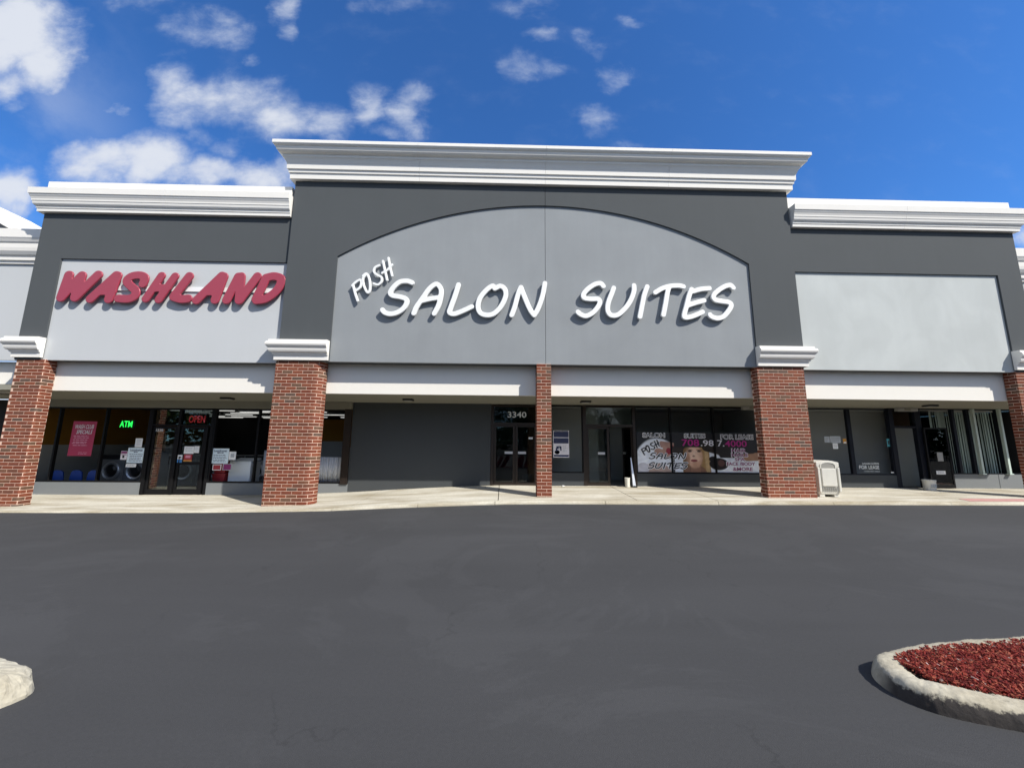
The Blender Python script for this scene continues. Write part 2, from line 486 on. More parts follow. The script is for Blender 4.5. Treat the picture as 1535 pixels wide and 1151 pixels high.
def kerb_ring_mat():
    m = MATS['rough_concrete'].copy(); m.name = 'kerb_ring_concrete'
    nt = m.node_tree; N, L = nt.nodes.new, nt.links.new
    p = nt.nodes['Principled BSDF']
    src = p.inputs['Base Color'].links[0].from_socket
    geo = N('ShaderNodeNewGeometry')
    sp = N('ShaderNodeSeparateXYZ'); L(geo.outputs['Position'], sp.inputs[0])
    n = N('ShaderNodeTexNoise'); n.inputs['Scale'].default_value = 9; n.inputs['Detail'].default_value = 8; n.inputs['Roughness'].default_value = 0.72
    L(geo.outputs['Position'], n.inputs['Vector'])
    a = N('ShaderNodeMath'); a.operation = 'MULTIPLY_ADD'; L(n.outputs['Fac'], a.inputs[0]); a.inputs[1].default_value = -0.17; a.inputs[2].default_value = 0.180
    # the dark tone low on the near side climbs less towards the right
    xr = N('ShaderNodeMapRange'); xr.inputs['From Min'].default_value = 2.7; xr.inputs['From Max'].default_value = 3.3
    xr.inputs['To Min'].default_value = 0.0; xr.inputs['To Max'].default_value = 0.012
    L(sp.outputs['X'], xr.inputs['Value'])
    b = N('ShaderNodeMath'); b.operation = 'SUBTRACT'; L(a.outputs[0], b.inputs[0]); L(xr.outputs[0], b.inputs[1])
    c = N('ShaderNodeMath'); c.operation = 'SUBTRACT'; L(b.outputs[0], c.inputs[0]); L(sp.outputs['Z'], c.inputs[1])
    r = N('ShaderNodeMapRange'); r.interpolation_type = 'SMOOTHSTEP'; r.inputs['From Min'].default_value = -0.006; r.inputs['From Max'].default_value = 0.016
    L(c.outputs[0], r.inputs['Value'])
    y = N('ShaderNodeMapRange'); y.interpolation_type = 'SMOOTHSTEP'; y.inputs['From Min'].default_value = 2.90; y.inputs['From Max'].default_value = 2.72
    L(sp.outputs['Y'], y.inputs['Value'])
    mm = N('ShaderNodeMath'); mm.operation = 'MULTIPLY'; L(r.outputs[0], mm.inputs[0]); L(y.outputs[0], mm.inputs[1])
    m2 = N('ShaderNodeMath'); m2.operation = 'MULTIPLY'; L(mm.outputs[0], m2.inputs[0]); m2.inputs[1].default_value = 0.93
    mx = N('ShaderNodeMix'); mx.data_type = 'RGBA'
    L(m2.outputs[0], mx.inputs[0]); L(src, mx.inputs[6]); mx.inputs[7].default_value = (0.020, 0.018, 0.022, 1)
    L(mx.outputs[2], p.inputs['Base Color'])
    MATS['kerb_ring_concrete'] = m


kerb_ring_mat()
mat('sealer_black', (0.012, 0.012, 0.016), 0.7, var=0.3, var_scale=18, bump=0.6, bump_scale=40)
mat('joint_dark', (0.10, 0.09, 0.075), 0.95)
mat('frame_black', (0.008, 0.008, 0.009), 0.5, spec=0.15)
mat('frame_bronze', (0.030, 0.022, 0.018), 0.4, metal=0.3, var=0.15, var_scale=6)
mat('frame_blue', (0.008, 0.010, 0.016), 0.5, spec=0.2)
glass_mat('glass', (0.78, 0.82, 0.81), 1.0)
glass_mat('glass_dark', (0.45, 0.49, 0.49), 1.1)
mat('sign_white', (0.84, 0.85, 0.84), 0.35, var=0.02)
mat('sign_red', (0.330, 0.040, 0.070), 0.32, var=0.05, var_scale=2, coat=0.15)
mat('sign_red_return', (0.235, 0.022, 0.046), 0.3)
mat('raceway_white', (0.82, 0.82, 0.82), 0.4)
mat('paper_white', (0.88, 0.89, 0.88), 0.6)
mat('paper_blue', (0.74, 0.87, 0.93), 0.6)
mat('poster_red', (0.50, 0.035, 0.10), 0.45)
mat('ink_dark', (0.02, 0.025, 0.035), 0.6)
mat('ink_white', (0.85, 0.85, 0.87), 0.6)
mat('ink_pink', (0.80, 0.78, 0.82), 0.6)
mat('ink_rose', (0.72, 0.30, 0.40), 0.6)
mat('ink_magenta', (0.50, 0.02, 0.25), 0.5)
mat('ink_plum', (0.24, 0.02, 0.14), 0.5)
mat('ink_gray', (0.45, 0.48, 0.5), 0.6)
mat('ink_navy', (0.03, 0.04, 0.10), 0.6)
mat('ink_orange', (0.65, 0.30, 0.04), 0.6)
mat('ink_sky', (0.05, 0.25, 0.60), 0.6)
mat('ink_teal', (0.08, 0.35, 0.40), 0.6)
mat('vinyl_white', (0.75, 0.78, 0.78), 0.6)
mat('neon_green', (0.02, 0.3, 0.05), 0.4, emit=(0.02, 1.0, 0.10), emit_strength=1.1)
mat('neon_red', (0.3, 0.02, 0.02), 0.4, emit=(1.0, 0.06, 0.07), emit_strength=0.75)
mat('tube_white', (0.8, 0.8, 0.8), 0.4, emit=(1.0, 0.98, 0.92), emit_strength=0.38)
mat('plastic_blue', (0.010, 0.055, 0.30), 0.35)
mat('washer_steel', (0.26, 0.27, 0.275), 0.4, metal=0.3, var=0.05)
mat('washer_black', (0.012, 0.012, 0.014), 0.35)
mat('chrome', (0.72, 0.73, 0.74), 0.38, metal=0.85)
mat('appliance_white', (0.74, 0.80, 0.84), 0.35)
mat('basket_red', (0.36, 0.03, 0.04), 0.45)
mat('kiosk_navy', (0.015, 0.03, 0.09), 0.4)
mat('cloth_white', (0.72, 0.74, 0.76), 0.9)
mat('cloth_gray', (0.46, 0.48, 0.52), 0.9)
mat('floor_tile', (0.20, 0.19, 0.18), 0.4, var=0.1, var_scale=2)
mat('blind_sage', (0.34, 0.43, 0.38), 0.7, rand=0.35)
mat('post_pale', (0.50, 0.60, 0.55), 0.5)
mat('bin_beige', (0.64, 0.625, 0.56), 0.5, var=0.04, var_scale=8, bump=0.12, bump_scale=160)
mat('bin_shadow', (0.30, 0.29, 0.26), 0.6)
mat('bucket_white', (0.72, 0.70, 0.62), 0.45, var=0.05, var_scale=20)
mat('bucket_blue', (0.25, 0.36, 0.48), 0.45)
mat('fixture_dark', (0.03, 0.03, 0.03), 0.5)
mat('box_gray', (0.36, 0.36, 0.34), 0.6)
mat('tactile_pink', (0.44, 0.23, 0.21), 0.85, var=0.12, var_scale=6, bump=0.8, bump_scale=26)
mat('bark', (0.09, 0.065, 0.045), 0.95, var=0.3, var_scale=8, bump=0.8, bump_scale=20)
mat('litter_white', (0.75, 0.75, 0.72), 0.8)
mat('roof_membrane', (0.45, 0.45, 0.44), 0.9, var=0.1)
mat('soil', (0.06, 0.022, 0.017), 0.95, var=0.3, var_scale=20, bump=1.0, bump_scale=60)
island_random_mat('mulch_chips', [(0.0, (0.075, 0.008, 0.008)), (0.3, (0.15, 0.015, 0.013)), (0.55, (0.21, 0.024, 0.018)), (0.76, (0.28, 0.050, 0.030)),
                                  (0.92, (0.36, 0.12, 0.07)), (0.985, (0.06, 0.012, 0.010)), (0.996, (0.62, 0.50, 0.46))])
island_random_mat('leaf', [(0.0, (0.030, 0.060, 0.014)), (0.4, (0.045, 0.085, 0.020)), (0.75, (0.065, 0.105, 0.028)), (1.0, (0.085, 0.115, 0.035))])
vertex_color_mat('printed_film')


# ------------------------------------------------------------------ mesh helpers
class MB:
    """Collects vertices and faces for one mesh."""

    def __init__(self):
        self.v, self.f = [], []

    def box(self, x0, x1, y0, y1, z0, z1):
        b = len(self.v)
        self.v += [(x0, y0, z0), (x1, y0, z0), (x1, y1, z0), (x0, y1, z0), (x0, y0, z1), (x1, y0, z1), (x1, y1, z1), (x0, y1, z1)]
        self.f += [tuple(b + i for i in q) for q in ((0, 3, 2, 1), (4, 5, 6, 7), (0, 1, 5, 4), (1, 2, 6, 5), (2, 3, 7, 6), (3, 0, 4, 7))]
        return self

    def hexa(self, pts):
        b = len(self.v)
        self.v += [tuple(p) for p in pts]
        self.f += [tuple(b + i for i in q) for q in ((0, 3, 2, 1), (4, 5, 6, 7), (0, 1, 5, 4), (1, 2, 6, 5), (2, 3, 7, 6), (3, 0, 4, 7))]
        return self

    def sweep(self, path, prof):
        """path: plan points; prof: (offset, z) from bottom to top; outward = right-hand side of travel."""
        n = len(path)
        mit = []
        for i in range(n):
            ns = []
            for a, b in ((i - 1, i), (i, i + 1)):
                if 0 <= a and b < n:
                    d = Vector((path[b][0] - path[a][0], path[b][1] - path[a][1])).normalized()
                    ns.append(Vector((d.y, -d.x)))
            if len(ns) == 1:
                mit.append(ns[0])
            else:
                mit.append((ns[0] + ns[1]) / (1 + ns[0].dot(ns[1])))
        b0 = len(self.v)
        k = len(prof)
        for i in range(n):
            for o, z in prof:
                self.v.append((path[i][0] + mit[i].x * o, path[i][1] + mit[i].y * o, z))
        for i in range(n - 1):
            for j in range(k):
                j2 = (j + 1) % k
                self.f.append((b0 + i * k + j, b0 + (i + 1) * k + j, b0 + (i + 1) * k + j2, b0 + i * k + j2))
        self.f.append(tuple(b0 + j for j in reversed(range(k))))
        self.f.append(tuple(b0 + (n - 1) * k + j for j in range(k)))
        return self

    def tube(self, p0, p1, r0, r1=None, n=10, caps=True):
        r1 = r0 if r1 is None else r1
        p0, p1 = Vector(p0), Vector(p1)
        d = (p1 - p0).normalized()
        a = d.orthogonal().normalized()
        c = d.cross(a)
        b = len(self.v)
        for p, r in ((p0, r0), (p1, r1)):
            for i in range(n):
                t = 2 * math.pi * i / n
                self.v.append(tuple(p + a * (r * math.cos(t)) + c * (r * math.sin(t))))
        for i in range(n):
            j = (i + 1) % n
            self.f.append((b + i, b + j, b + n + j, b + n + i))
        if caps:
            self.f.append(tuple(b + i for i in reversed(range(n))))
            self.f.append(tuple(b + n + i for i in range(n)))
        return self

    def lathe(self, prof, n=20, cx=0.0, cy=0.0):
        b = len(self.v)
        for r, z in prof:
            for i in range(n):
                t = 2 * math.pi * i / n
                self.v.append((cx + r * math.cos(t), cy + r * math.sin(t), z))
        for k in range(len(prof) - 1):
            for i in range(n):
                j = (i + 1) % n
                self.f.append((b + k * n + i, b + k * n + j, b + (k + 1) * n + j, b + (k + 1) * n + i))
        self.f.append(tuple(b + i for i in reversed(range(n))))
        e = b + (len(prof) - 1) * n
        self.f.append(tuple(e + i for i in range(n)))
        return self

    def mesh(self, name, m=None, smooth=False, recalc=True):
        me = bpy.data.meshes.new(name)
        me.from_pydata(self.v, [], self.f)
        if recalc:
            bm = bmesh.new(); bm.from_mesh(me)
            bmesh.ops.recalc_face_normals(bm, faces=bm.faces)
            bm.to_mesh(me); bm.free()
        if m:
            me.materials.append(MATS[m])
        if smooth:
            me.polygons.foreach_set('use_smooth', [True] * len(me.polygons))
        me.update()
        return me

    def obj(self, name, m, parent=None, smooth=False, loc=(0, 0, 0), rotz=0.0, kind=None, bevel=0.0, recalc=True):
        me = self.mesh(name, m, smooth, recalc)
        if bevel:
            bm = bmesh.new(); bm.from_mesh(me)
            bmesh.ops.bevel(bm, geom=[e for e in bm.edges], offset=bevel, segments=2, affect='EDGES', profile=0.6)
            bm.to_mesh(me); bm.free()
        return link(name, me, parent, loc, rotz, kind)


def link(name, me, parent=None, loc=(0, 0, 0), rotz=0.0, kind=None):
    o = bpy.data.objects.new(name, me)
    COL.objects.link(o)
    o.location = loc
    o.rotation_euler = (0, 0, rotz)
    if parent:
        o.parent = parent
    if kind:
        o['kind'] = kind
    return o


def thing(name, label, cat, loc=(0, 0, 0), rotz=0.0, group=None):
    o = bpy.data.objects.new(name, None)
    o.empty_display_size = 0.2
    COL.objects.link(o)
    o.location = loc
    o.rotation_euler = (0, 0, rotz)
    return tag(o, label, cat, group)


def tag(o, label, cat, group=None):
    o['label'] = label
    o['category'] = cat
    if group:
        o['group'] = group
    return o


def copy_tree(o, parent=None):
    c = o.copy()
    COL.objects.link(c)
    if parent:
        c.parent = parent
    for ch in list(o.children):
        copy_tree(ch, c)
    return c


def poly_prism(outline, y0, y1, name, m, parent=None, holes=None, bevel=0.0):
    """Outline in (x, z), extruded from y0 (front) to y1 (back)."""
    bm = bmesh.new()
    vs = [bm.verts.new((x, y0, z)) for x, z in outline]
    f = bm.faces.new(vs)
    r = bmesh.ops.extrude_face_region(bm, geom=[f])
    for v in [g for g in r['geom'] if isinstance(g, bmesh.types.BMVert)]:
        v.co.y = y1
    bmesh.ops.recalc_face_normals(bm, faces=bm.faces)
    big = [f for f in bm.faces if len(f.verts) > 4]
    bmesh.ops.triangulate(bm, faces=big)
    me = bpy.data.meshes.new(name)
    bm.to_mesh(me); bm.free()
    me.materials.append(MATS[m])
    return link(name, me, parent)


# ---- lettering: curve or text objects turned into meshes in one batch
_jobs = []


def text_job(key, body, extrude=0.0005, offset=0.0, shear=0.0):
    c = bpy.data.curves.new('t_' + key, 'FONT')
    c.body = body
    c.size = 1.0
    c.align_x = 'CENTER'
    c.extrude = extrude
    c.offset = offset
    c.shear = shear
    c.resolution_u = 3
    o = bpy.data.objects.new('t_' + key, c)
    COL.objects.link(o)
    _jobs.append((key, o))


def catmull(p, n=8):
    if len(p) < 3:
        return [tuple(p[0]), tuple(p[-1])]
    P = [p[0]] + list(p) + [p[-1]]
    out = []
    for i in range(1, len(P) - 2):
        a, b, c, d = [np.array(q, float) for q in P[i - 1:i + 3]]
        for k in range(n):
            t = k / n
            out.append(tuple(0.5 * (2 * b + (c - a) * t + (2 * a - 5 * b + 4 * c - d) * t * t + (3 * b - a - 3 * c + d) * t ** 3)))
    out.append(tuple(p[-1]))
    return out


def stroke_loops(strokes, radius, res, smooth=True):
    """Union of round-ended brush strokes -> closed outline loops (marching squares on a distance field)."""
    lines = [catmull(s) if smooth else list(s) for s in strokes]
    A = np.array([q for l in lines for q in l])
    x0, z0 = A.min(0) - radius * 1.6
    x1, z1 = A.max(0) + radius * 1.6
    xs = np.arange(x0, x1 + res, res); zs = np.arange(z0, z1 + res, res)
    X, Z = np.meshgrid(xs, zs)
    D = np.full(X.shape, 1e9)
    for l in lines:
        for (ax, az), (bx, bz) in zip(l[:-1], l[1:]):
            dx, dz = bx - ax, bz - az
            q = dx * dx + dz * dz + 1e-12
            t = np.clip(((X - ax) * dx + (Z - az) * dz) / q, 0, 1)
            D = np.minimum(D, np.hypot(X - ax - t * dx, Z - az - t * dz))
    F = D - radius
    S = F < 0
    segs = {}
    ny, nx = F.shape
    code = S[:-1, :-1] * 1 + S[:-1, 1:] * 2 + S[1:, 1:] * 4 + S[1:, :-1] * 8
    TAB = {1: [(3, 0)], 2: [(0, 1)], 3: [(3, 1)], 4: [(1, 2)], 5: [(3, 2), (1, 0)], 6: [(0, 2)], 7: [(3, 2)], 8: [(2, 3)], 9: [(2, 0)],
           10: [(0, 3), (2, 1)], 11: [(2, 1)], 12: [(1, 3)], 13: [(1, 0)], 14: [(0, 3)]}

    def ekey(i, j, e):
        return {0: ('h', i, j), 1: ('v', i, j + 1), 2: ('h', i + 1, j), 3: ('v', i, j)}[e]

    def pos(k):
        t, i, j = k
        if t == 'h':
            a, b = F[i, j], F[i, j + 1]; s = a / (a - b)
            return (xs[j] + s * res, zs[i])
        a, b = F[i, j], F[i + 1, j]; s = a / (a - b)
        return (xs[j], zs[i] + s * res)
    for i, j in zip(*np.nonzero((code > 0) & (code < 15))):
        for a, b in TAB[int(code[i, j])]:
            segs[ekey(i, j, a)] = ekey(i, j, b)
    loops = []
    while segs:
        st = next(iter(segs)); lp = []; k = st
        while k in segs:
            lp.append(pos(k)); k = segs.pop(k)
        if len(lp) > 8:
            # relax and thin
            q = np.array(lp)
            for _ in range(3):
                q = 0.5 * q + 0.25 * (np.roll(q, 1, 0) + np.roll(q, -1, 0))
            loops.append(q[::2])
    return loops


def stroke_job(key, strokes, radius, res, extrude, bevel=0.0, smooth=True):
    c = bpy.data.curves.new('s_' + key, 'CURVE')
    c.dimensions = '2D'
    c.fill_mode = 'BOTH'
    c.extrude = extrude
    c.bevel_depth = bevel
    c.bevel_resolution = 2
    c.offset = -bevel
    for lp in stroke_loops(strokes, radius, res, smooth):
        s = c.splines.new('POLY')
        s.points.add(len(lp) - 1)
        for i, (x, z) in enumerate(lp):
            s.points[i].co = (x, z, 0, 1)
        s.use_cyclic_u = True
    o = bpy.data.objects.new('s_' + key, c)
    COL.objects.link(o)
    _jobs.append((key, o))


LETTERS = {}


def run_jobs():
    dg = bpy.context.evaluated_depsgraph_get()
    for key, o in _jobs:
        LETTERS[key] = bpy.data.meshes.new_from_object(o.evaluated_get(dg))
    for key, o in _jobs:
        d = o.data
        bpy.data.objects.remove(o)
        bpy.data.curves.remove(d)
    _jobs.clear()


def to_wall(me, name, m, y, x0=None, x1=None, z0=None, z1=None):
    """Copy lettering lying in XY to the XZ plane (facing -Y); optionally fit the box."""
    me = me.copy()
    n = len(me.vertices)
    a = np.empty(n * 3, np.float32)
    me.vertices.foreach_get('co', a)
    a = a.reshape(-1, 3)
    X, Z, Yd = a[:, 0].copy(), a[:, 1].copy(), -a[:, 2].copy()
    if x0 is not None:
        w = X.max() - X.min(); h = Z.max() - Z.min()
        X = x0 + (X - X.min()) / w * (x1 - x0)
        if z0 is not None:
            Z = z0 + (Z - Z.min()) / h * (z1 - z0)
    out = np.stack([X, y + Yd, Z], 1).astype(np.float32)
    me.vertices.foreach_set('co', out.ravel())
    me.materials.clear()
    me.materials.append(MATS[m])
    me.name = name
    me.update()
    return me


# ------------------------------------------------------------------ queue all lettering
FIRST = {
  'S': [[(-2.78, 6.31), (-2.93, 6.36), (-3.14, 6.33), (-3.31, 6.18), (-3.41, 6.0), (-3.34, 5.9), (-3.11, 5.86), (-2.94, 5.8), (-2.91, 5.69), (-2.99, 5.52), (-3.17, 5.38), (-3.37, 5.33), (-3.53, 5.37), (-3.61, 5.45)]],
  'A': [[(-2.69, 5.36), (-2.61, 5.57), (-2.45, 5.83), (-2.26, 6.13), (-2.06, 6.28), (-1.92, 6.14), (-1.91, 5.92), (-1.97, 5.62), (-2.09, 5.36)], [(-2.47, 5.75), (-2.25, 5.81), (-1.98, 5.86)]],
  'L': [[(-1.4, 6.27), (-1.49, 5.93), (-1.6, 5.58), (-1.64, 5.41), (-1.51, 5.36), (-1.29, 5.44), (-0.99, 5.59)]],
  'O': [[(-0.31, 6.17), (-0.38, 6.25), (-0.56, 6.12), (-0.75, 5.86), (-0.8, 5.6), (-0.72, 5.4), (-0.51, 5.34), (-0.3, 5.41), (-0.1, 5.65), (0.02, 5.96), (-0.02, 6.17), (-0.15, 6.25), (-0.27, 6.19)]],
  'N': [[(0.2, 5.35), (0.29, 5.61), (0.39, 6.01), (0.47, 6.22)], [(0.47, 6.22), (0.6, 5.88), (0.75, 5.53), (0.87, 5.36)], [(0.87, 5.36), (0.99, 5.58), (1.12, 5.97), (1.19, 6.36)]],
}
SECOND = {
  'S': [[(2.96, 6.3), (2.87, 6.39), (2.69, 6.35), (2.48, 6.2), (2.35, 6.03), (2.38, 5.92), (2.59, 5.89), (2.79, 5.89), (2.84, 5.78), (2.75, 5.61), (2.6, 5.45), (2.41, 5.36), (2.25, 5.41), (2.17, 5.48)]],
  'U': [[(3.27, 6.25), (3.2, 6.06), (3.1, 5.8), (3.07, 5.55), (3.16, 5.4), (3.36, 5.41), (3.57, 5.59), (3.76, 5.85), (3.88, 6.15), (3.89, 6.34)]],
  'I': [[(4.29, 6.31), (4.19, 6.04), (4.11, 5.71), (4.03, 5.36)]],
  'T': [[(4.53, 6.13), (4.74, 6.26), (4.99, 6.34), (5.25, 6.36), (5.4, 6.33)], [(4.95, 6.3), (4.89, 6.09), (4.82, 5.76), (4.74, 5.43)]],
  'E': [[(5.64, 6.25), (5.55, 6.03), (5.46, 5.73), (5.37, 5.44), (5.4, 5.36), (5.58, 5.39), (5.76, 5.46), (5.93, 5.54)], [(5.65, 6.24), (5.68, 6.19), (5.92, 6.26), (6.19, 6.29)], [(5.5, 5.74), (5.75, 5.83), (6.0, 5.9)]],
  'S2': [[(6.93, 6.32), (6.85, 6.4), (6.69, 6.37), (6.46, 6.23), (6.3, 6.06), (6.35, 5.93), (6.54, 5.89), (6.77, 5.85), (6.82, 5.75), (6.71, 5.57), (6.54, 5.4), (6.36, 5.35), (6.2, 5.4), (6.15, 5.46)]],
}
TILTED = {
  'P': [[(-4.53, 6.22), (-4.45, 5.96), (-4.36, 5.73)], [(-4.55, 6.2), (-4.45, 6.31), (-4.33, 6.38), (-4.29, 6.29), (-4.32, 6.14), (-4.45, 6.03)]],
  'O': [[(-4.16, 6.55), (-4.25, 6.42), (-4.22, 6.23), (-4.12, 6.03), (-4.06, 5.99), (-4.02, 6.1), (-4.04, 6.32), (-4.09, 6.49), (-4.16, 6.58), (-4.25, 6.51)]],
  'S': [[(-3.79, 6.85), (-3.91, 6.78), (-3.94, 6.65), (-3.83, 6.54), (-3.71, 6.48), (-3.69, 6.35), (-3.79, 6.24), (-3.92, 6.27)]],
  'H': [[(-3.69, 6.99), (-3.62, 6.72), (-3.53, 6.39)], [(-3.53, 7.09), (-3.47, 6.81), (-3.39, 6.53)], [(-3.69, 6.61), (-3.53, 6.72), (-3.41, 6.88)]],
}
HEAVY = {
  'W': [[(-12.73, 6.34), (-12.83, 5.65)], [(-12.83, 5.65), (-12.36, 6.33)], [(-12.36, 6.33), (-12.44, 5.66)], [(-12.44, 5.66), (-11.9, 6.36)]],
  'A': [[(-11.34, 6.35), (-11.48, 5.62)], [(-11.38, 6.36), (-12.0, 5.62)], [(-11.74, 5.86), (-11.42, 5.87)]],
  'S': [[(-10.58, 6.1), (-10.55, 6.29), (-10.7, 6.37), (-10.94, 6.33), (-11.05, 6.18), (-10.89, 6.01), (-10.75, 5.89), (-10.76, 5.73), (-10.93, 5.64), (-11.21, 5.65)]],
  'H': [[(-10.08, 6.37), (-10.43, 5.65)], [(-9.69, 6.36), (-10.06, 5.63)], [(-10.22, 5.97), (-9.86, 6.0)]],
  'L': [[(-9.28, 6.37), (-9.64, 5.74)], [(-9.64, 5.72), (-9.42, 5.66), (-9.23, 5.68)]],
  'A2': [[(-8.34, 6.4), (-8.98, 5.63)], [(-8.28, 6.38), (-8.45, 5.65)], [(-8.74, 5.9), (-8.39, 5.91)]],
  'N': [[(-7.86, 6.38), (-8.12, 5.65)], [(-7.78, 6.39), (-7.76, 5.65)], [(-7.31, 6.4), (-7.75, 5.65)]],
  'D': [[(-7.05, 6.35), (-7.28, 5.69)], [(-7.05, 6.36), (-6.83, 6.41), (-6.63, 6.35), (-6.61, 6.19), (-6.73, 5.94), (-6.99, 5.72), (-7.26, 5.66)]],
}
for k, s in FIRST.items():
    stroke_job('first_' + k, s, 0.072, 0.012, 0.028, 0.010)
for k, s in SECOND.items():
    stroke_job('second_' + k, s, 0.072, 0.012, 0.028, 0.010)
for k, s in TILTED.items():
    stroke_job('tilted_' + k, s, 0.034, 0.007, 0.022, 0.006)
for k, s in HEAVY.items():
    s = [[(x * 1.0125, 1.6 + (z - 1.6) * 1.0125) for x, z in l] for l in s]
    stroke_job('heavy_' + k, s, {'W': 0.134, 'H': 0.116, 'S': 0.122}.get(k, 0.128), 0.014, 0.008, 0.018)
    stroke_job('heavyback_' + k, s, {'W': 0.138, 'H': 0.120, 'S': 0.126}.get(k, 0.132), 0.014, 0.034, 0.004)
ALL_WORDS = {'posh': TILTED, 'salon': FIRST, 'suites': SECOND}
for w, d in ALL_WORDS.items():
    st = [s for g in d.values() for s in g]
    big = w != 'posh'
    stroke_job('film_w_' + w, st, 0.165 if big else 0.085, 0.02, 0.001)
    stroke_job('film_k_' + w, st, 0.082 if big else 0.042, 0.012, 0.001)
for key, body in (('salon', 'SALON'), ('suites', 'SUITES'), ('lease', 'FOR LEASE'), ('p708', '708'), ('p98', '.98'), ('p7', '7.'), ('p4000', '4000'),
                  ('hair', 'HAIR'), ('nails', 'NAILS'), ('spa', 'SPA'), ('face', 'FACE /BODY'), ('more', '&MORE')):
    text_job('b_' + key, body, 0.001, 0.065)
    text_job('n_' + key, body, 0.001, 0.0 if key in ('salon', 'suites', 'lease') else 0.014)
for key, body in (('3340', '3340'), ('3336', '3336'), ('open', 'OPEN'), ('atm', 'ATM'), ('wash', 'WASH CLUB'), ('specials', 'SPECIALS'),
                  ('laundromat', 'Laundromat'), ('rules', 'RULES'), ('vlease', 'FOR LEASE'), ('vsalon', 'SALON SUITES'), ('vphone', '(708) 987-4000')):
    text_job(key, body, 0.001, 0.012, 0.25 if key in ('wash', 'specials') else 0.0)
run_jobs()

# ------------------------------------------------------------------ ground
AX = [-60, -11, -7.7, -4.7, -2.65, -0.24, 1.5, 5.8, 10, 14, 60]
AZ = [-0.30, -0.238, -0.22, -0.168, -0.075, 0.02, 0.04, 0.043, 0.06, 0.07, 0.08]
KX = [-60, -8, -4.7, -2.6, 0, 14, 60]
KZ = [0.03, 0.03, 0.05, 0.07, 0.08, 0.07, 0.07]
WX = [-60, -11.9, -8, -6.0, -4.9, -3.4, -1.84, -0.37, 2, 60]
WZ = [-0.165, -0.159, -0.137, -0.073, -0.024, 0.071, 0.155, 0.216, 0.216, 0.212]
KERB_Y, WALL_Y = 10.4, 13.2


def asph(x, y):
    t = min(1, max(0, (y - 3.6) / (KERB_Y - 3.6)))
    t = t * t * (3 - 2 * t)
    return float(np.interp(x, AX, AZ)) * t


def edge_z(x):
    return float(np.interp(x, AX, AZ) + np.interp(x, KX, KZ))


def walk_z(x, y):
    t = (y - KERB_Y) / (WALL_Y - KERB_Y)
    a = edge_z(x)
    return a + (float(np.interp(x, WX, WZ)) - a) * t


def grid_mesh(xs, ys, zf, name, m):
    v = [(x, y, zf(x, y)) for y in ys for x in xs]
    nx = len(xs)
    f = [(j * nx + i, j * nx + i + 1, (j + 1) * nx + i + 1, (j + 1) * nx + i) for j in range(len(ys) - 1) for i in range(nx - 1)]
    me = bpy.data.meshes.new(name)
    me.from_pydata(v, [], f)
    me.materials.append(MATS[m])
    me.polygons.foreach_set('use_smooth', [True] * len(me.polygons))
    return me


xs = [-700, -250, -90, -40, -25] + [-18 + 0.75 * i for i in range(49)] + [25, 40, 90, 250, 700]
ys = [-700, -250, -90, -40, -15, -5, 0, 2, 3] + [3.6 + 0.5 * i for i in range(15)] + [12, 20, 60, 250, 700]
g = link('parking_lot', grid_mesh(xs, ys, lambda x, y: asph(x, y) - (0.35 if y > 11.5 else 0), 'parking_lot', 'asphalt'))
g['kind'] = 'structure'
g['label'] = 'grey sealed asphalt parking lot with hairline cracks'

# sidewalk: a bed with separate slabs, and a kerb in lengths
walk = MB()
bx = [-30, -18, -14, -11, -8, -6, -5, -4, -3, -2, -1, 0, 2, 6, 10, 14, 18, 30]
for a, b in zip(bx[:-1], bx[1:]):
    walk.hexa([(a, KERB_Y + .02, -0.8), (b, KERB_Y + .02, -0.8), (b, WALL_Y - .02, -0.8), (a, WALL_Y - .02, -0.8),
               (a, KERB_Y + .02, walk_z(a, KERB_Y + .02) - .03), (b, KERB_Y + .02, walk_z(b, KERB_Y + .02) - .03),
               (b, WALL_Y - .02, walk_z(b, WALL_Y - .02) - .03), (a, WALL_Y - .02, walk_z(a, WALL_Y - .02) - .03)])
sidewalk = walk.obj('sidewalk', 'joint_dark', kind='structure')
sidewalk['label'] = 'pale stained concrete sidewalk under the shop canopy'
joints = [-30, -24, -17.4, -13.6, -10.2, -7.0, -4.0, -0.12, 3.6, 5.8, 9.4, 12.9, 16.6, 22, 30]
for a, b in zip(joints[:-1], joints[1:]):
    a2, b2 = a + 0.011, b - 0.011
    n = max(2, int((b - a) / 0.5))
    sx = [a2 + (b2 - a2) * i / n for i in range(n + 1)]
    y0, y1 = KERB_Y + 0.18, WALL_Y + 0.02
    sy = [y0, (y0 + y1) / 2, y1]
    mb = MB()
    k = len(sx)
    for y in sy:
        for x in sx:
            mb.v.append((x, y, walk_z(x, y)))
    for j in range(2):
        for i in range(k - 1):
            mb.f.append((j * k + i, j * k + i + 1, (j + 1) * k + i + 1, (j + 1) * k + i))
    base = len(mb.v)
    rim = [i for i in range(k)] + [k + k - 1, 3 * k - 1] + [2 * k + i for i in reversed(range(k - 1))] + [k]
    for i in rim:
        x, y, z = mb.v[i]
        mb.v.append((x, y, z - 0.06))
    for i in range(len(rim)):
        j = (i + 1) % len(rim)
        mb.f.append((rim[i], base + i, base + j, rim[j]))
    mb.obj('slab', 'sidewalk_concrete', sidewalk)

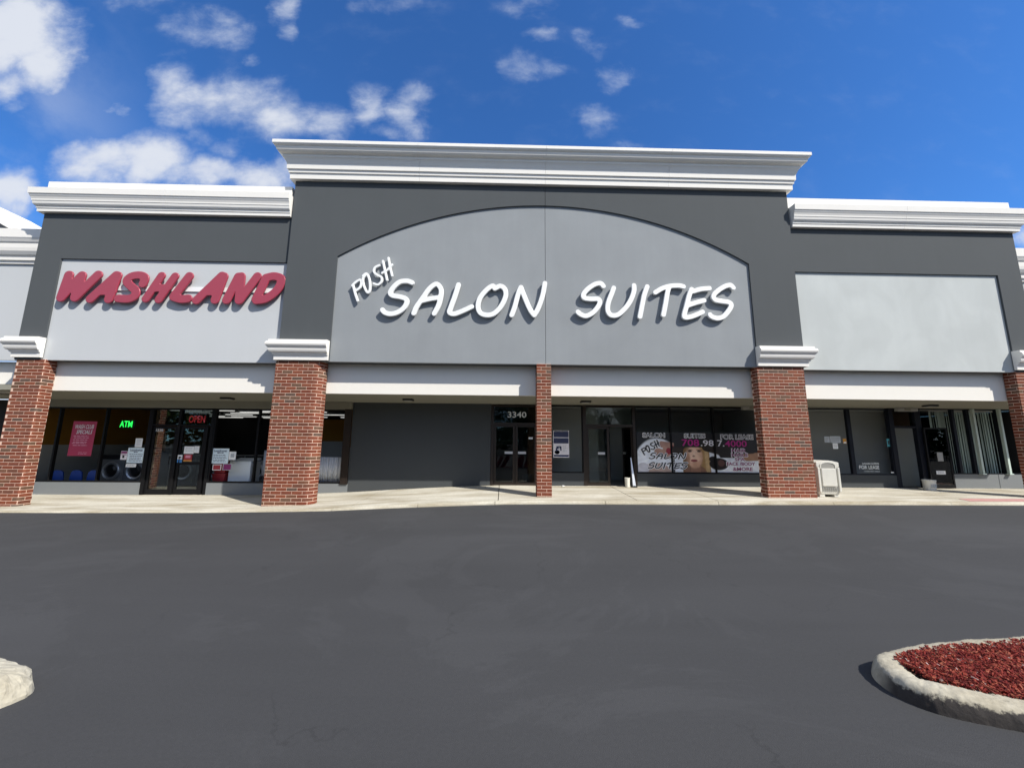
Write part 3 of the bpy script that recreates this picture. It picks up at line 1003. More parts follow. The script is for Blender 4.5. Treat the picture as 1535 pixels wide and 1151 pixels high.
kerb = bpy.data.objects.new('kerb', None)
COL.objects.link(kerb)
kerb['kind'] = 'structure'
kerb['label'] = 'worn concrete kerb between sidewalk and asphalt'
kj = [-30, -20, -16, -13, -10, -7, -4.4, -2.2, -0.2, 2.7, 5.7, 8.8, 12.0, 15.2, 18.5, 24, 30]
for a, b in zip(kj[:-1], kj[1:]):
    n = max(2, int((b - a) / 0.22))
    mb = MB()
    for i in range(n + 1):
        x = a + 0.006 + (b - a - 0.012) * i / n
        z = edge_z(x)
        w = 0.010 * mnoise.noise(Vector((x * 2.3, 0, 0))) + 0.007 * mnoise.noise(Vector((x * 9, 3, 0)))
        h = 0.012 * mnoise.noise(Vector((x * 3.1, 7, 0)))
        for o, zz in ((-0.035, -0.5), (-0.030 + w, z - 0.055), (-0.004 + w, z - 0.006 + h), (0.03, z + 0.002 + h * .3), (0.155, z + 0.006), (0.155, -0.5)):
            mb.v.append((x, KERB_Y + o, zz))
    for i in range(n):
        for j in range(5):
            p = i * 6 + j
            mb.f.append((p, p + 6, p + 7, p + 1))
    mb.f.append(tuple(range(5, -1, -1)))
    mb.f.append(tuple(n * 6 + j for j in range(6)))
    mb.obj('kerb_stone', 'kerb_concrete', kerb)

tp = MB()
ty0, ty1 = 10.57, 11.0
for a, b in ((12.95, 14.2), (14.2, 16.0), (16.0, 18.0)):
    tp.hexa([(a + (0 if a > 13 else -0.2), ty0, walk_z(a, ty0) + .001), (b, ty0, walk_z(b, ty0) + .001), (b, ty1, walk_z(b, ty1) + .001), (a, ty1, walk_z(a, ty1) + .001),
             (a + (0 if a > 13 else -0.2), ty0, walk_z(a, ty0) + .006), (b, ty0, walk_z(b, ty0) + .006), (b, ty1, walk_z(b, ty1) + .006), (a, ty1, walk_z(a, ty1) + .006)])
tp = tp.obj('tactile_paving', 'tactile_pink', kind='structure')
tp['label'] = 'faded pink tactile warning strip along the kerb'

# ------------------------------------------------------------------ strip mall: facade
mall = thing('strip_mall', 'long grey stucco strip mall with tall arched centre and white cornices', 'building', (0, 13.2, 0))


def part(o):
    """Parent to the mall, keeping the world place (the mall's empty sits at its base)."""
    o.parent = mall
    o.matrix_parent_inverse = mall.matrix_world.inverted()
    return o


bpy.context.view_layer.update()
FY = 11.0          # centre frame
PY = 11.05         # centre panel
WY = 11.09         # wing frame
WPY = 11.14        # wing panel
CX = 1.22
XL, XR = -6.55, 8.94
AL, AR = -5.08, 7.52
SPR, APEX = 7.14, 8.95
half = (AR - AL) / 2
rise = APEX - SPR
R_ = (half * half + rise * rise) / (2 * rise)
acx = (AL + AR) / 2


def arch_z(x):
    return APEX - R_ + math.sqrt(max(0, R_ * R_ - (x - acx) ** 2))


Z0 = 3.90
TOPC = 9.64
J = 0.006
nA = 26
left_arc = [(AL + (CX - J - AL) * i / nA, arch_z(AL + (CX - J - AL) * i / nA)) for i in range(nA + 1)]
right_arc = [(CX + J + (AR - CX - J) * i / nA, arch_z(CX + J + (AR - CX - J) * i / nA)) for i in range(nA + 1)]
part(poly_prism([(XL, Z0), (AL, Z0)] + left_arc + [(CX - J, TOPC), (XL, TOPC)], FY, PY + .02, 'arch_surround', 'dark_stucco'))
part(poly_prism([(CX + J, TOPC)] + right_arc + [(AR, Z0), (XR, Z0), (XR, TOPC)], FY, PY + .02, 'arch_surround', 'dark_stucco'))
part(poly_prism([(XL + .05, Z0 + .002), (CX - J, Z0 + .002), (CX - J, TOPC - .1), (XL + .05, TOPC - .1)], PY, PY + .12, 'wall_panel', 'mid_stucco'))
part(poly_prism([(CX + J, Z0 + .002), (XR - .05, Z0 + .002), (XR - .05, TOPC - .1), (CX + J, TOPC - .1)], PY, PY + .12, 'wall_panel', 'mid_stucco'))
mb = MB()
mb.box(XL + .02, XR - .02, PY + .13, 11.41, Z0 - .001, Z0 + .2)     # underside of the panel
mb.box(XL + .01, XR - .01, PY + .2, 11.9, Z0 + .21, TOPC + .02)
part(mb.obj('tower_core', 'dark_stucco'))
# wings
for (x0, x1, px0, px1, side) in ((-14.05, XL - .001, -13.3, XL - .002, 'left'), (XR + .001, 16.25, XR + .002, 15.50, 'right')):
    ztop, zp = 8.42, 6.95
    if side == 'left':
        outl = [(x0, 3.86), (px0, 3.86), (px0, zp), (x1, zp), (x1, ztop), (x0, ztop)]
    else:
        outl = [(x0, zp), (px1, zp), (px1, 3.86), (x1, 3.86), (x1, ztop), (x0, ztop)]
    part(poly_prism(outl, WY, WPY + .02, 'wing_surround', 'dark_stucco'))
    part(poly_prism([(max(x0 + .05, px0 - .3), 3.862), (min(x1 - .05, px1 + .3), 3.862), (min(x1 - .05, px1 + .3), ztop - .2), (max(x0 + .05, px0 - .3), ztop - .2)], WPY, WPY + .1,
                    'wall_panel', 'pale_stucco' if side == 'left' else 'pale_stucco_patched'))
    mb = MB()
    mb.box(x0 + .02, x1 - .02, WPY + .11, 11.41, 3.861, 4.0)
    mb.box(x0 + .01, x1 - .01, WPY + .17, 11.9, 4.01, 8.41)
    part(mb.obj('wing_core', 'dark_stucco'))

# cornices
C_PROF = [(-.3, 9.60), (0.122, 9.60), (0.125, 9.775), (0.158, 9.785), (0.162, 9.872), (0.198, 9.885), (0.204, 10.055), (0.215, 10.075),
          (0.225, 10.100), (0.245, 10.150), (0.270, 10.195), (0.298, 10.225), (0.304, 10.285), (0.335, 10.295), (0.385, 10.315), (0.425, 10.352),
          (0.445, 10.40), (0.455, 10.445), (0.475, 10.455), (0.495, 10.47), (0.515, 10.498), (0.52, 10.505), (0.52, 10.60), (0.51, 10.612), (-.3, 10.64)]
for path in ([(XL, 11.9), (XL, FY), (-2.70, FY)], [(-2.695, FY), (1.21, FY)], [(1.215, FY), (5.10, FY)], [(5.105, FY), (XR, FY), (XR, 11.9)]):
    part(MB().sweep(path, C_PROF).obj('cornice', 'white_trim'))
W_PROF = [(-.25, 8.40), (0.112, 8.40), (0.115, 8.488), (0.132, 8.50), (0.135, 8.552), (0.148, 8.562), (0.170, 8.580), (0.190, 8.615), (0.198, 8.665),
          (0.200, 8.690), (0.212, 8.696), (0.215, 8.745), (0.222, 8.765), (0.232, 8.80), (0.250, 8.835), (0.254, 8.842), (0.256, 8.880), (0.280, 8.89), (0.288, 9.075), (-.25, 9.09)]
for path in ([(-14.05, 11.9), (-14.05, WY), (-10.3, WY)], [(-10.295, WY), (XL - .05, WY)]):
    part(MB().sweep(path, W_PROF).obj('cornice', 'white_trim'))
for path in ([(XR + .07, WY), (12.6, WY)], [(12.605, WY), (16.25, WY), (16.25, 11.9)]):
    part(MB().sweep(path, W_PROF).obj('cornice', 'white_trim'))
part(MB().box(-14.08, XL - .12, WY - .03, WY + .3, 9.085, 9.44).obj('parapet_cap', 'white_trim'))
part(MB().box(XR + .004, 16.28, WY - .03, WY + .3, 9.085, 9.44).obj('parapet_cap', 'white_trim'))
# roof and back
mb = MB()
mb.box(-14.0, 16.2, 11.92, 26, 8.0, 8.2)
mb.box(-14.0, 16.2, 26, 26.3, -.5, 8.2)
mb.box(-14.0, -13.8, 11.92, 26, 3.2, 7.99)
mb.box(16.0, 16.2, 11.92, 26, 3.2, 7.99)
part(mb.obj('roof', 'roof_membrane'))

# capitals over the brick columns
CAP = [(-.02, 3.918), (0.052, 3.918), (0.055, 4.055), (0.088, 4.068), (0.094, 4.11), (0.102, 4.116), (0.128, 4.125), (0.152, 4.148), (0.162, 4.175),
       (0.168, 4.188), (0.176, 4.248), (0.185, 4.262), (0.205, 4.285), (0.226, 4.315), (0.238, 4.355), (0.232, 4.395), (0.208, 4.425), (0.182, 4.437), (0.180, 4.494), (-.02, 4.50)]
for path in ([(-14.05, 11.9), (-14.05, WY), (-13.28, WY)], [(XL - .03, WPY + .05), (XL - .03, FY), (AL - .01, FY)], [(AR - .03, FY), (XR + .02, FY), (XR + .02, WPY + .05)],
             [(15.47, WY), (16.25, WY), (16.25, 11.9)]):
    part(MB().sweep(path, CAP).obj('capital', 'white_trim'))

# fascia band and soffit
part(MB().box(-13.9, 16.15, 11.42, 11.52, 3.015, 4.05).obj('fascia', 'white_fascia'))
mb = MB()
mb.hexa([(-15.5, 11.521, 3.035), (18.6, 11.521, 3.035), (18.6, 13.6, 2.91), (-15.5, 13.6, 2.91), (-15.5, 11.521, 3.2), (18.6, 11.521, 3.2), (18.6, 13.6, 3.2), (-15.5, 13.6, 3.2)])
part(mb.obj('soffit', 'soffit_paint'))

# ------------------------------------------------------------------ brick columns
COURSE = 0.0935
BL = 0.29
MJ = 0.0145


def path_pos(pl, s):
    for i in range(len(pl) - 1):
        a, b = Vector(pl[i]), Vector(pl[i + 1])
        d = (b - a).length
        if s <= d + 1e-9 or i == len(pl) - 2:
            t = (b - a) / d
            return a + t * s, Vector((t.y, -t.x))
        s -= d


def path_len(pl):
    return sum((Vector(b) - Vector(a)).length for a, b in zip(pl[:-1], pl[1:]))


def brick_mesh(pl, s0, s1, T):
    """One brick following the column's outline between two arc lengths."""
    cuts = [s0]
    acc = 0
    for a, b in zip(pl[:-1], pl[1:]):
        acc += (Vector(b) - Vector(a)).length
        if s0 + 0.004 < acc < s1 - 0.004:
            cuts.append(acc)
    cuts.append(s1)
    h = COURSE - MJ
    mb = MB()
    for i, s in enumerate(cuts):
        if 0 < i < len(cuts) - 1:
            _, n1 = path_pos(pl, s - 1e-4)
            p, n2 = path_pos(pl, s + 1e-4)
            n = (n1 + n2) / (1 + n1.dot(n2))
        else:
            p, n = path_pos(pl, s - 1e-5 if i else s + 1e-5)
        o = 0.005
        q = p + n * o
        b_ = p - n * 0.03
        mb.v += [(b_.x, b_.y, -h / 2), (q.x - n.x * .002, q.y - n.y * .002, -h / 2), (q.x, q.y, -h / 2 + .003), (q.x, q.y, h / 2 - .003), (q.x - n.x * .002, q.y - n.y * .002, h / 2), (b_.x, b_.y, h / 2)]
    for i in range(len(cuts) - 1):
        for j in range(5):
            a = i * 6 + j
            mb.f.append((a, a + 6, a + 7, a + 1))
    mb.f.append((0, 1, 2, 3, 4, 5))
    k = (len(cuts) - 1) * 6
    mb.f.append((k + 5, k + 4, k + 3, k + 2, k + 1, k))
    return mb.mesh('brick', 'brick_clay')


def column(label, x0, x1, y0, y1, ztop, sides, radius=0.0, first=0.06):
    """sides: outlines in plan whose bricks are single objects; the hidden faces are one joined part."""
    cxm, cym = (x0 + x1) / 2, (y0 + y1) / 2
    zb = walk_z(cxm, cym)
    t = thing('brick_column', label, 'column', (cxm, cym, zb), group='brick columns of the canopy')
    hw, hd = (x1 - x0) / 2, (y1 - y0) / 2
    arc = []
    if radius:
        arc = [(hw - radius + radius * math.sin(a), -hd + radius - radius * math.cos(a)) for a in [math.pi / 2 * i / 5 for i in range(6)]]
        core_pl = [(-hw, hd), (-hw, -hd)] + arc + [(hw, hd)]
    else:
        core_pl = [(-hw, hd), (-hw, -hd), (hw, -hd), (hw, hd)]
    core = MB()
    n = len(core_pl)
    z_lo, z_hi = -0.35, ztop - zb
    core.v = [(x, y, z_lo) for x, y in core_pl] + [(x, y, z_hi) for x, y in core_pl]
    core.f = [(i, (i + 1) % n, n + (i + 1) % n, n + i) for i in range(n)] + [tuple(reversed(range(n))), tuple(range(n, 2 * n))]
    core.obj('mortar_core', 'mortar', t)
    if sides == 'right':
        seen = core_pl[1:]
        hidden = [[(-hw, hd), (-hw, -hd)]]
    elif sides == 'left':
        seen = [(-hw, hd), (-hw, -hd), (hw, -hd)]
        hidden = [[(hw, -hd), (hw, hd)]]
    else:
        seen = [(-hw, hd), (-hw, -hd), (hw, -hd)]
        hidden = [[(hw, -hd), (hw, hd)]]
    total = path_len(seen)
    cache = {}
    nrow = int((ztop - zb + 0.05) / COURSE)
    joined = MB()
    for r in range(nrow + 1):
        z = z_hi - (r + 0.5) * COURSE
        if z < -0.09:
            break
        par = r % 2
        s = -BL + first + (BL / 2 if par else 0)
        k = 0
        while s < total:
            a, b = max(0, s + MJ / 2), min(total, s + BL - MJ / 2)
            if b - a > 0.02:
                key = (par, k)
                if key not in cache:
                    cache[key] = brick_mesh(seen, a, b, 0)
                link('brick', cache[key], t, (0, random.uniform(-.001, .001), z))
            s += BL
            k += 1
        for pl in hidden:
            L_ = path_len(pl)
            s = -BL + first + (BL / 2 if par else 0)
            while s < L_:
                a, b = max(0, s + MJ / 2), min(L_, s + BL - MJ / 2)
                if b - a > 0.02:
                    m_ = brick_mesh(pl, a, b, 0)
                    o = len(joined.v)
                    joined.v += [(v.co.x, v.co.y, v.co.z + z) for v in m_.vertices]
                    joined.f += [tuple(o + i for i in p.vertices) for p in m_.polygons]
                    bpy.data.meshes.remove(m_)
                s += BL
    joined.obj('brickwork', 'brick_clay', t, kind='stuff', recalc=False)
    return t


column('wide red brick column between the laundromat window and the shop on its left', -13.97, -13.17, 11.10, 11.40, 3.87, 'right', 0.05, 0.20)
column('wide red brick column with a rounded corner right of the laundromat door', XL - .03, AL - .16, FY + .01, 11.33, 3.90, 'right', 0.25, 0.06)
column('slim red brick column left of the hair dryer poster, narrowest of the columns', 0.955, 1.365, FY + .01, 11.42, 3.905, 'slim', 0.0, 0.10)
column('wide red brick column beside the beige trash bin', AR - .04, XR - .06, FY + .01, 11.31, 3.90, 'left', 0.0, 0.20)
column('wide red brick column at the far right, its left side in shade', 15.47, 16.22, 11.10, 11.40, 3.87, 'left', 0.0, 0.12)

# ------------------------------------------------------------------ storefront walls
Y0 = 13.2


def wbox(name, m, *boxes, **kw):
    if name.startswith('room_'):
        for b in boxes:
            o = part(MB().box(*b).obj(name, m, **kw))
        return o
    mb = MB()
    for b in boxes:
        mb.box(*b)
    return part(mb.obj(name, m, **kw))


wbox('kneewall', 'kneewall_gray', (-15.6, -11.86, Y0 - .03, Y0 + .12, -.5, .235))
wbox('kneewall', 'kneewall_gray', (-9.72, -5.13, Y0 - .03, Y0 + .12, -.5, .235))
wbox('kneewall', 'wall_charcoal', (1.42, 2.72, Y0 - .03, Y0 + .12, -.3, .635))
wbox('kneewall', 'wall_charcoal', (4.52, 9.2, Y0 - .03, Y0 + .12, -.3, .635))
wbox('kneewall', 'wall_charcoal', (9.2, 13.46, Y0 - .032, Y0 + .12, -.3, .635))
wbox('kneewall', 'kneewall_gray', (15.44, 17.03, Y0 - .03, Y0 + .12, -.3, .685))
wbox('kneewall', 'kneewall_gray', (17.05, 18.5, Y0 - .03, Y0 + .12, -.3, .685))
wbox('blank_wall', 'wall_charcoal', (-5.13, -0.43, Y0 - .02, Y0 + .15, -.4, 2.94))
# ribbed header panels over the laundromat glass
hb = MB()
x = -15.5
while x < -5.2:
    w = min(0.29, -5.14 - x)
    hb.box(x + .008, x + w - .008, Y0 - .05, Y0 + .1, 2.685, 2.96)
    x += 0.30
header_me = None
hb = None
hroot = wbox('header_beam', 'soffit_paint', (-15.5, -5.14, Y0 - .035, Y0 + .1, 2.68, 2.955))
x = -15.5
hp = MB().box(.006, .144, 0, .02, 0, .262).mesh('header_panel', 'soffit_paint')
while x < -5.35:
    o = link('header_panel', hp, None, (0, 0, 0))
    o.parent = hroot
    o.matrix_parent_inverse = mall.matrix_world.inverted()
    o.location = (x, Y0 - .05, 2.688)
    x += 0.15
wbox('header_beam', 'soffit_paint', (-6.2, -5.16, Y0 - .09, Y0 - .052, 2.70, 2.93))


def sub(o, p):
    """Sub-part of a mall part, keeping its world place."""
    o.parent = p
    o.matrix_parent_inverse = mall.matrix_world.inverted()
    return o


def window(x0, x1, z0, z1, mull=(), trans=(), m='frame_black', glass='glass', fr=0.05, mw=0.055, y=Y0, dep=0.10, split_z=None):
    """One glazed opening: frame bars in one mesh, every pane a child."""
    mb = MB()
    ya, yb = y - .02, y - .02 + dep
    mb.box(x0, x1, ya, yb, z1 - fr, z1)
    mb.box(x0, x1, ya, yb, z0, z0 + fr)
    mb.box(x0, x0 + fr, ya + .001, yb - .001, z0 + fr, z1 - fr)
    mb.box(x1 - fr, x1, ya + .001, yb - .001, z0 + fr, z1 - fr)
    cells = []
    xx = [x0 + fr] + [q for c in mull for q in (c - mw / 2, c + mw / 2)] + [x1 - fr]
    for c in mull:
        mb.box(c - mw / 2, c + mw / 2, ya - .004, yb - .003, z0 + fr, z1 - fr)
    for i in range(0, len(xx), 2):
        zz = [z0 + fr] + [q for c in trans for q in (c - mw / 2, c + mw / 2)] + [z1 - fr]
        for c in trans:
            mb.box(xx[i], xx[i + 1], ya + .003, yb - .005, c - mw / 2, c + mw / 2)
        for k in range(0, len(zz), 2):
            cells.append((xx[i], xx[i + 1], zz[k], zz[k + 1]))
    w = part(mb.obj('window', m))
    for a, b, c, d in cells:
        sub(MB().box(a - .012, b + .012, y + .022, y + .030, c - .012, d + .012).obj('pane', glass), w)
    return w


def door_leaf(x0, x1, z0, z1, y=Y0, m='frame_black', glass='glass', stile=0.075, top=0.07, bottom=0.16, mid=None, midh=.06, hinge=None, angle=0.0, handle=None, plate=None):
    """Glazed aluminium leaf; hinge is the x of the turning edge."""
    hx = x0 if hinge is None else hinge
    mb = MB()
    mb.box(x0 - hx, x1 - hx, -.022, .022, z0, z0 + bottom)
    mb.box(x0 - hx, x1 - hx, -.022, .022, z1 - top, z1)
    mb.box(x0 - hx, x0 - hx + stile, -.021, .021, z0 + bottom, z1 - top)
    mb.box(x1 - hx - stile, x1 - hx, -.021, .021, z0 + bottom, z1 - top)
    zs = [z0 + bottom, z1 - top]
    if mid:
        mb.box(x0 - hx + stile, x1 - hx - stile, -.020, .020, mid - midh / 2, mid + midh / 2)
        zs = [z0 + bottom, mid - midh / 2, mid + midh / 2, z1 - top]
    d = part(mb.obj('door', m))
    d.location = (hx, y + .03, 0)
    d.rotation_euler = (0, 0, angle)

    def dsub(o):
        o.parent = d
        return o
    for k in range(0, len(zs), 2):
        dsub(MB().box(x0 - hx + stile - .008, x1 - hx - stile + .008, -.004, .004, zs[k] - .008, zs[k + 1] + .008).obj('pane', glass))
    if handle:
        hx2, hz = handle
        hm = MB()
        hm.tube((hx2 - hx, -.07, hz - .13), (hx2 - hx, -.07, hz + .13), .013)
        hm.tube((hx2 - hx, -.02, hz - .11), (hx2 - hx, -.075, hz - .11), .010)
        hm.tube((hx2 - hx, -.02, hz + .11), (hx2 - hx, -.075, hz + .11), .010)
        dsub(hm.obj('handle', 'frame_black'))
    if plate:
        a, b, c, e = plate
        dsub(MB().box(a - hx, b - hx, -.034, -.024, c, e).obj('push_plate', 'chrome'))
    return d


# laundromat
window(-15.6, -11.84, 0.235, 2.68, mull=(-14.82, -13.30), m='frame_black')
wbox('door_frame', 'frame_black', (-11.84, -11.74, Y0 - .03, Y0 + .09, -.35, 2.68), (-9.82, -9.72, Y0 - .03, Y0 + .09, -.35, 2.68), (-11.74, -9.82, Y0 - .03, Y0 + .09, 2.62, 2.68),
     (-10.90, -10.82, Y0 - .03, Y0 + .09, -.14, 2.62), (-11.74, -10.90, Y0 - .025, Y0 + .085, 2.085, 2.13), (-10.82, -9.82, Y0 - .025, Y0 + .085, 2.085, 2.13))
for a, b in ((-11.74, -10.90), (-10.82, -9.82)):
    w = part(MB().box(a, b, Y0 + .02, Y0 + .03, 2.13, 2.62).obj('transom_pane', 'glass_dark'))
door_leaf(-11.72, -10.92, -.14, 2.06, handle=(-11.02, .95))
door_leaf(-10.80, -9.98, -.13, 2.06, mid=0.86, midh=.09, handle=(-10.70, .95))
wbox('side_light', 'frame_black', (-9.975, -9.90, Y0 - .02, Y0 + .08, -.13, 2.06))
window(-9.72, -5.20, 0.235, 2.68, mull=(-8.25, -6.62), m='frame_black')
wbox('jamb', 'frame_bronze', (-5.38, -5.14, Y0 - .07, Y0 - .024, 0.22, 2.70))

# door 3340 (double leaf) with transom
wbox('door_frame', 'frame_bronze', (-0.42, -0.33, Y0 - .03, Y0 + .09, .1, 2.90), (1.14, 1.23, Y0 - .03, Y0 + .09, .1, 2.90), (-0.33, 1.14, Y0 - .03, Y0 + .09, 2.84, 2.90), (-0.33, 1.14, Y0 - .03, Y0 + .09, 2.23, 2.30))
part(MB().box(-.33, 1.14, Y0 + .02, Y0 + .03, 2.30, 2.84).obj('transom_pane', 'glass_dark'))
door_leaf(-0.32, 0.40, 0.215, 2.225, m='frame_bronze', glass='glass_dark', bottom=.10, plate=(0.05, 0.32, 1.25, 1.33))
door_leaf(0.415, 1.13, 0.215, 2.225, m='frame_bronze', glass='glass_dark', bottom=.10, plate=(0.50, 0.77, 1.25, 1.33))
wbox('pier', 'wall_charcoal', (1.23, 1.42, Y0 - .02, Y0 + .12, 0, 2.92))

# middle shop
window(1.42, 2.72, 0.635, 2.91, m='frame_black', fr=.035)
wbox('door_frame', 'frame_bronze', (2.72, 2.83, Y0 - .04, Y0 + .09, .1, 2.91), (4.43, 4.52, Y0 - .04, Y0 + .09, .1, 2.91), (2.83, 4.43, Y0 - .04, Y0 + .09, 2.86, 2.91), (2.83, 4.43, Y0 - .04, Y0 + .09, 2.19, 2.27))
part(MB().box(2.83, 4.43, Y0 + .02, Y0 + .03, 2.27, 2.86).obj('transom_pane', 'glass'))
door_leaf(2.84, 3.62, 0.225, 2.185, m='frame_bronze', bottom=.11, plate=(3.22, 3.46, 1.25, 1.33))
door_leaf(3.63, 4.41, 0.225, 2.185, m='frame_bronze', bottom=.11, hinge=4.41, angle=math.radians(-84), plate=(3.70, 3.92, 1.25, 1.33))
window(4.52, 8.90, 0.635, 2.91, mull=(5.75, 7.25), m='frame_black', fr=.045, glass='glass_dark')
wbox('jamb', 'frame_black', (8.90, 9.2, Y0 - .02, Y0 + .1, .63, 2.92))

# right shop
window(9.2, 13.46, 0.635, 2.90, mull=(12.035,), m='frame_blue', fr=.035, mw=.13, glass='glass')
wbox('door_frame', 'frame_blue', (13.46, 13.62, Y0 - .04, Y0 + .09, .1, 2.92), (14.38, 14.58, Y0 - .05, Y0 + .09, .1, 2.92), (13.62, 14.38, Y0 - .04, Y0 + .09, 2.87, 2.92), (13.62, 14.38, Y0 - .04, Y0 + .09, 2.24, 2.31))
part(MB().box(13.62, 14.38, Y0 + .02, Y0 + .03, 2.31, 2.87).obj('transom_pane', 'glass'))
door_leaf(14.55, 15.38, 0.225, 2.26, y=Y0 - .13, m='frame_black', stile=.05, top=.05, bottom=.11, handle=(15.30, 1.35))
wbox('door_sill', 'frame_black', (13.62, 14.38, Y0 - .06, Y0 + .06, .20, .232))
window(14.58, 18.3, 0.685, 2.93, mull=(15.80, 16.33, 17.43), m='frame_blue', fr=.035, mw=.10, glass='glass')

# interiors: plain rooms behind the glass
wbox('room_wall', 'ochre_wall', (-15.8, -15.62, Y0 + .13, 21, 1.42, 2.9), (-5.28, -5.14, Y0 + .16, 21, 1.42, 2.9))
wbox('room_wall', 'interior_wall', (-15.8, -15.62, Y0 + .13, 21, -.4, 1.42), (-5.28, -5.14, Y0 + .16, 21, -.4, 1.42))
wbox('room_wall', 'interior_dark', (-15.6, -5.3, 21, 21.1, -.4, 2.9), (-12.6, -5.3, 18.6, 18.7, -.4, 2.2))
wbox('room_wall', 'ochre_wall', (-7.7, -6.2, 16.0, 16.1, 1.62, 2.5))
wbox('room_wall', 'interior_wall', (-7.7, -6.2, 16.0, 16.1, -.2, 1.62))
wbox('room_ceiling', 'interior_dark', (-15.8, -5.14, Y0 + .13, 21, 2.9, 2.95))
wbox('room_floor', 'floor_tile', (-15.8, -5.14, Y0 + .12, 21, -.30, -.15))
wbox('room_wall', 'interior_wall', (-.5, 1.32, 15.6, 15.7, .2, 2.9), (1.32, 1.4, Y0 + .13, 15.7, .2, 2.9), (-.58, -.45, Y0 + .16, 15.7, .2, 2.9))
wbox('room_wall', 'interior_wall', (1.40, 3.55, 14.5, 14.6, .2, 2.9), (3.75, 4.12, 15.8, 15.9, .2, 2.9), (4.30, 8.98, 15.6, 15.7, .2, 2.9), (9.0, 9.08, Y0 + .13, 16, .2, 2.9))
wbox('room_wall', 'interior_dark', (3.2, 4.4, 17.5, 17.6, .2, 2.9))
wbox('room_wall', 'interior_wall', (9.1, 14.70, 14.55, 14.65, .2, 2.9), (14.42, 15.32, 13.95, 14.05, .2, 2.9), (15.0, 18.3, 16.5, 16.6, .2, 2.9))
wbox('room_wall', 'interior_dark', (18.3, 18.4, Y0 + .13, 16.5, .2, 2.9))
wbox('room_ceiling', 'interior_wall', (-.5, 18.4, Y0 + .13, 18, 2.91, 2.96))
wbox('room_floor', 'floor_tile', (-.6, 18.4, Y0 + .12, 18, .05, .20))

# soffit fixtures and boxes
lamp = thing('soffit_light', 'small dark box light on the soffit', 'lamp', (0, 0, 0), group='box lights on the soffit')
MB().box(-.16, .16, -.13, .13, -.05, 0).obj('housing', 'fixture_dark', lamp, bevel=.01)
MB().box(-.12, .12, -.09, .09, -.058, -.051).obj('lens', 'box_gray', lamp)
SPOTS = [(-8.9, 12.5), (-3.08, 12.4), (2.66, 12.4), (14.2, 12.45)]
LAB = ['small dark box light on the soffit before the laundromat', 'small dark box light on the soffit before the blank charcoal wall',
       'small dark box light on the soffit right of the slim brick column', 'small dark box light on the soffit before the rightmost shop']
for i, (x, y) in enumerate(SPOTS):
    o = lamp if i == 0 else copy_tree(lamp)
    o.location = (x, y, 3.035 - (y - 11.52) * 0.0601 - .002)
    o['label'] = LAB[i]
for i, (x0, x1, lab) in enumerate(((13.70, 14.42, 'pale metal box over the open doorway of the rightmost shop'), (8.25, 8.95, 'pale metal box above the picture windows next to the brick column'))):
    t = thing('wiring_box', lab, 'box', ((x0 + x1) / 2, Y0 - .1, 2.82), group='wiring boxes under the soffit')
    w = (x1 - x0) / 2
    MB().box(-w, w, -.06, .07, 0, .115).obj('cover', 'box_gray', t, bevel=.006)
    MB().box(-w * .35, w * .25, -.072, -.061, .02, .095).obj('hatch', 'soffit_paint', t)

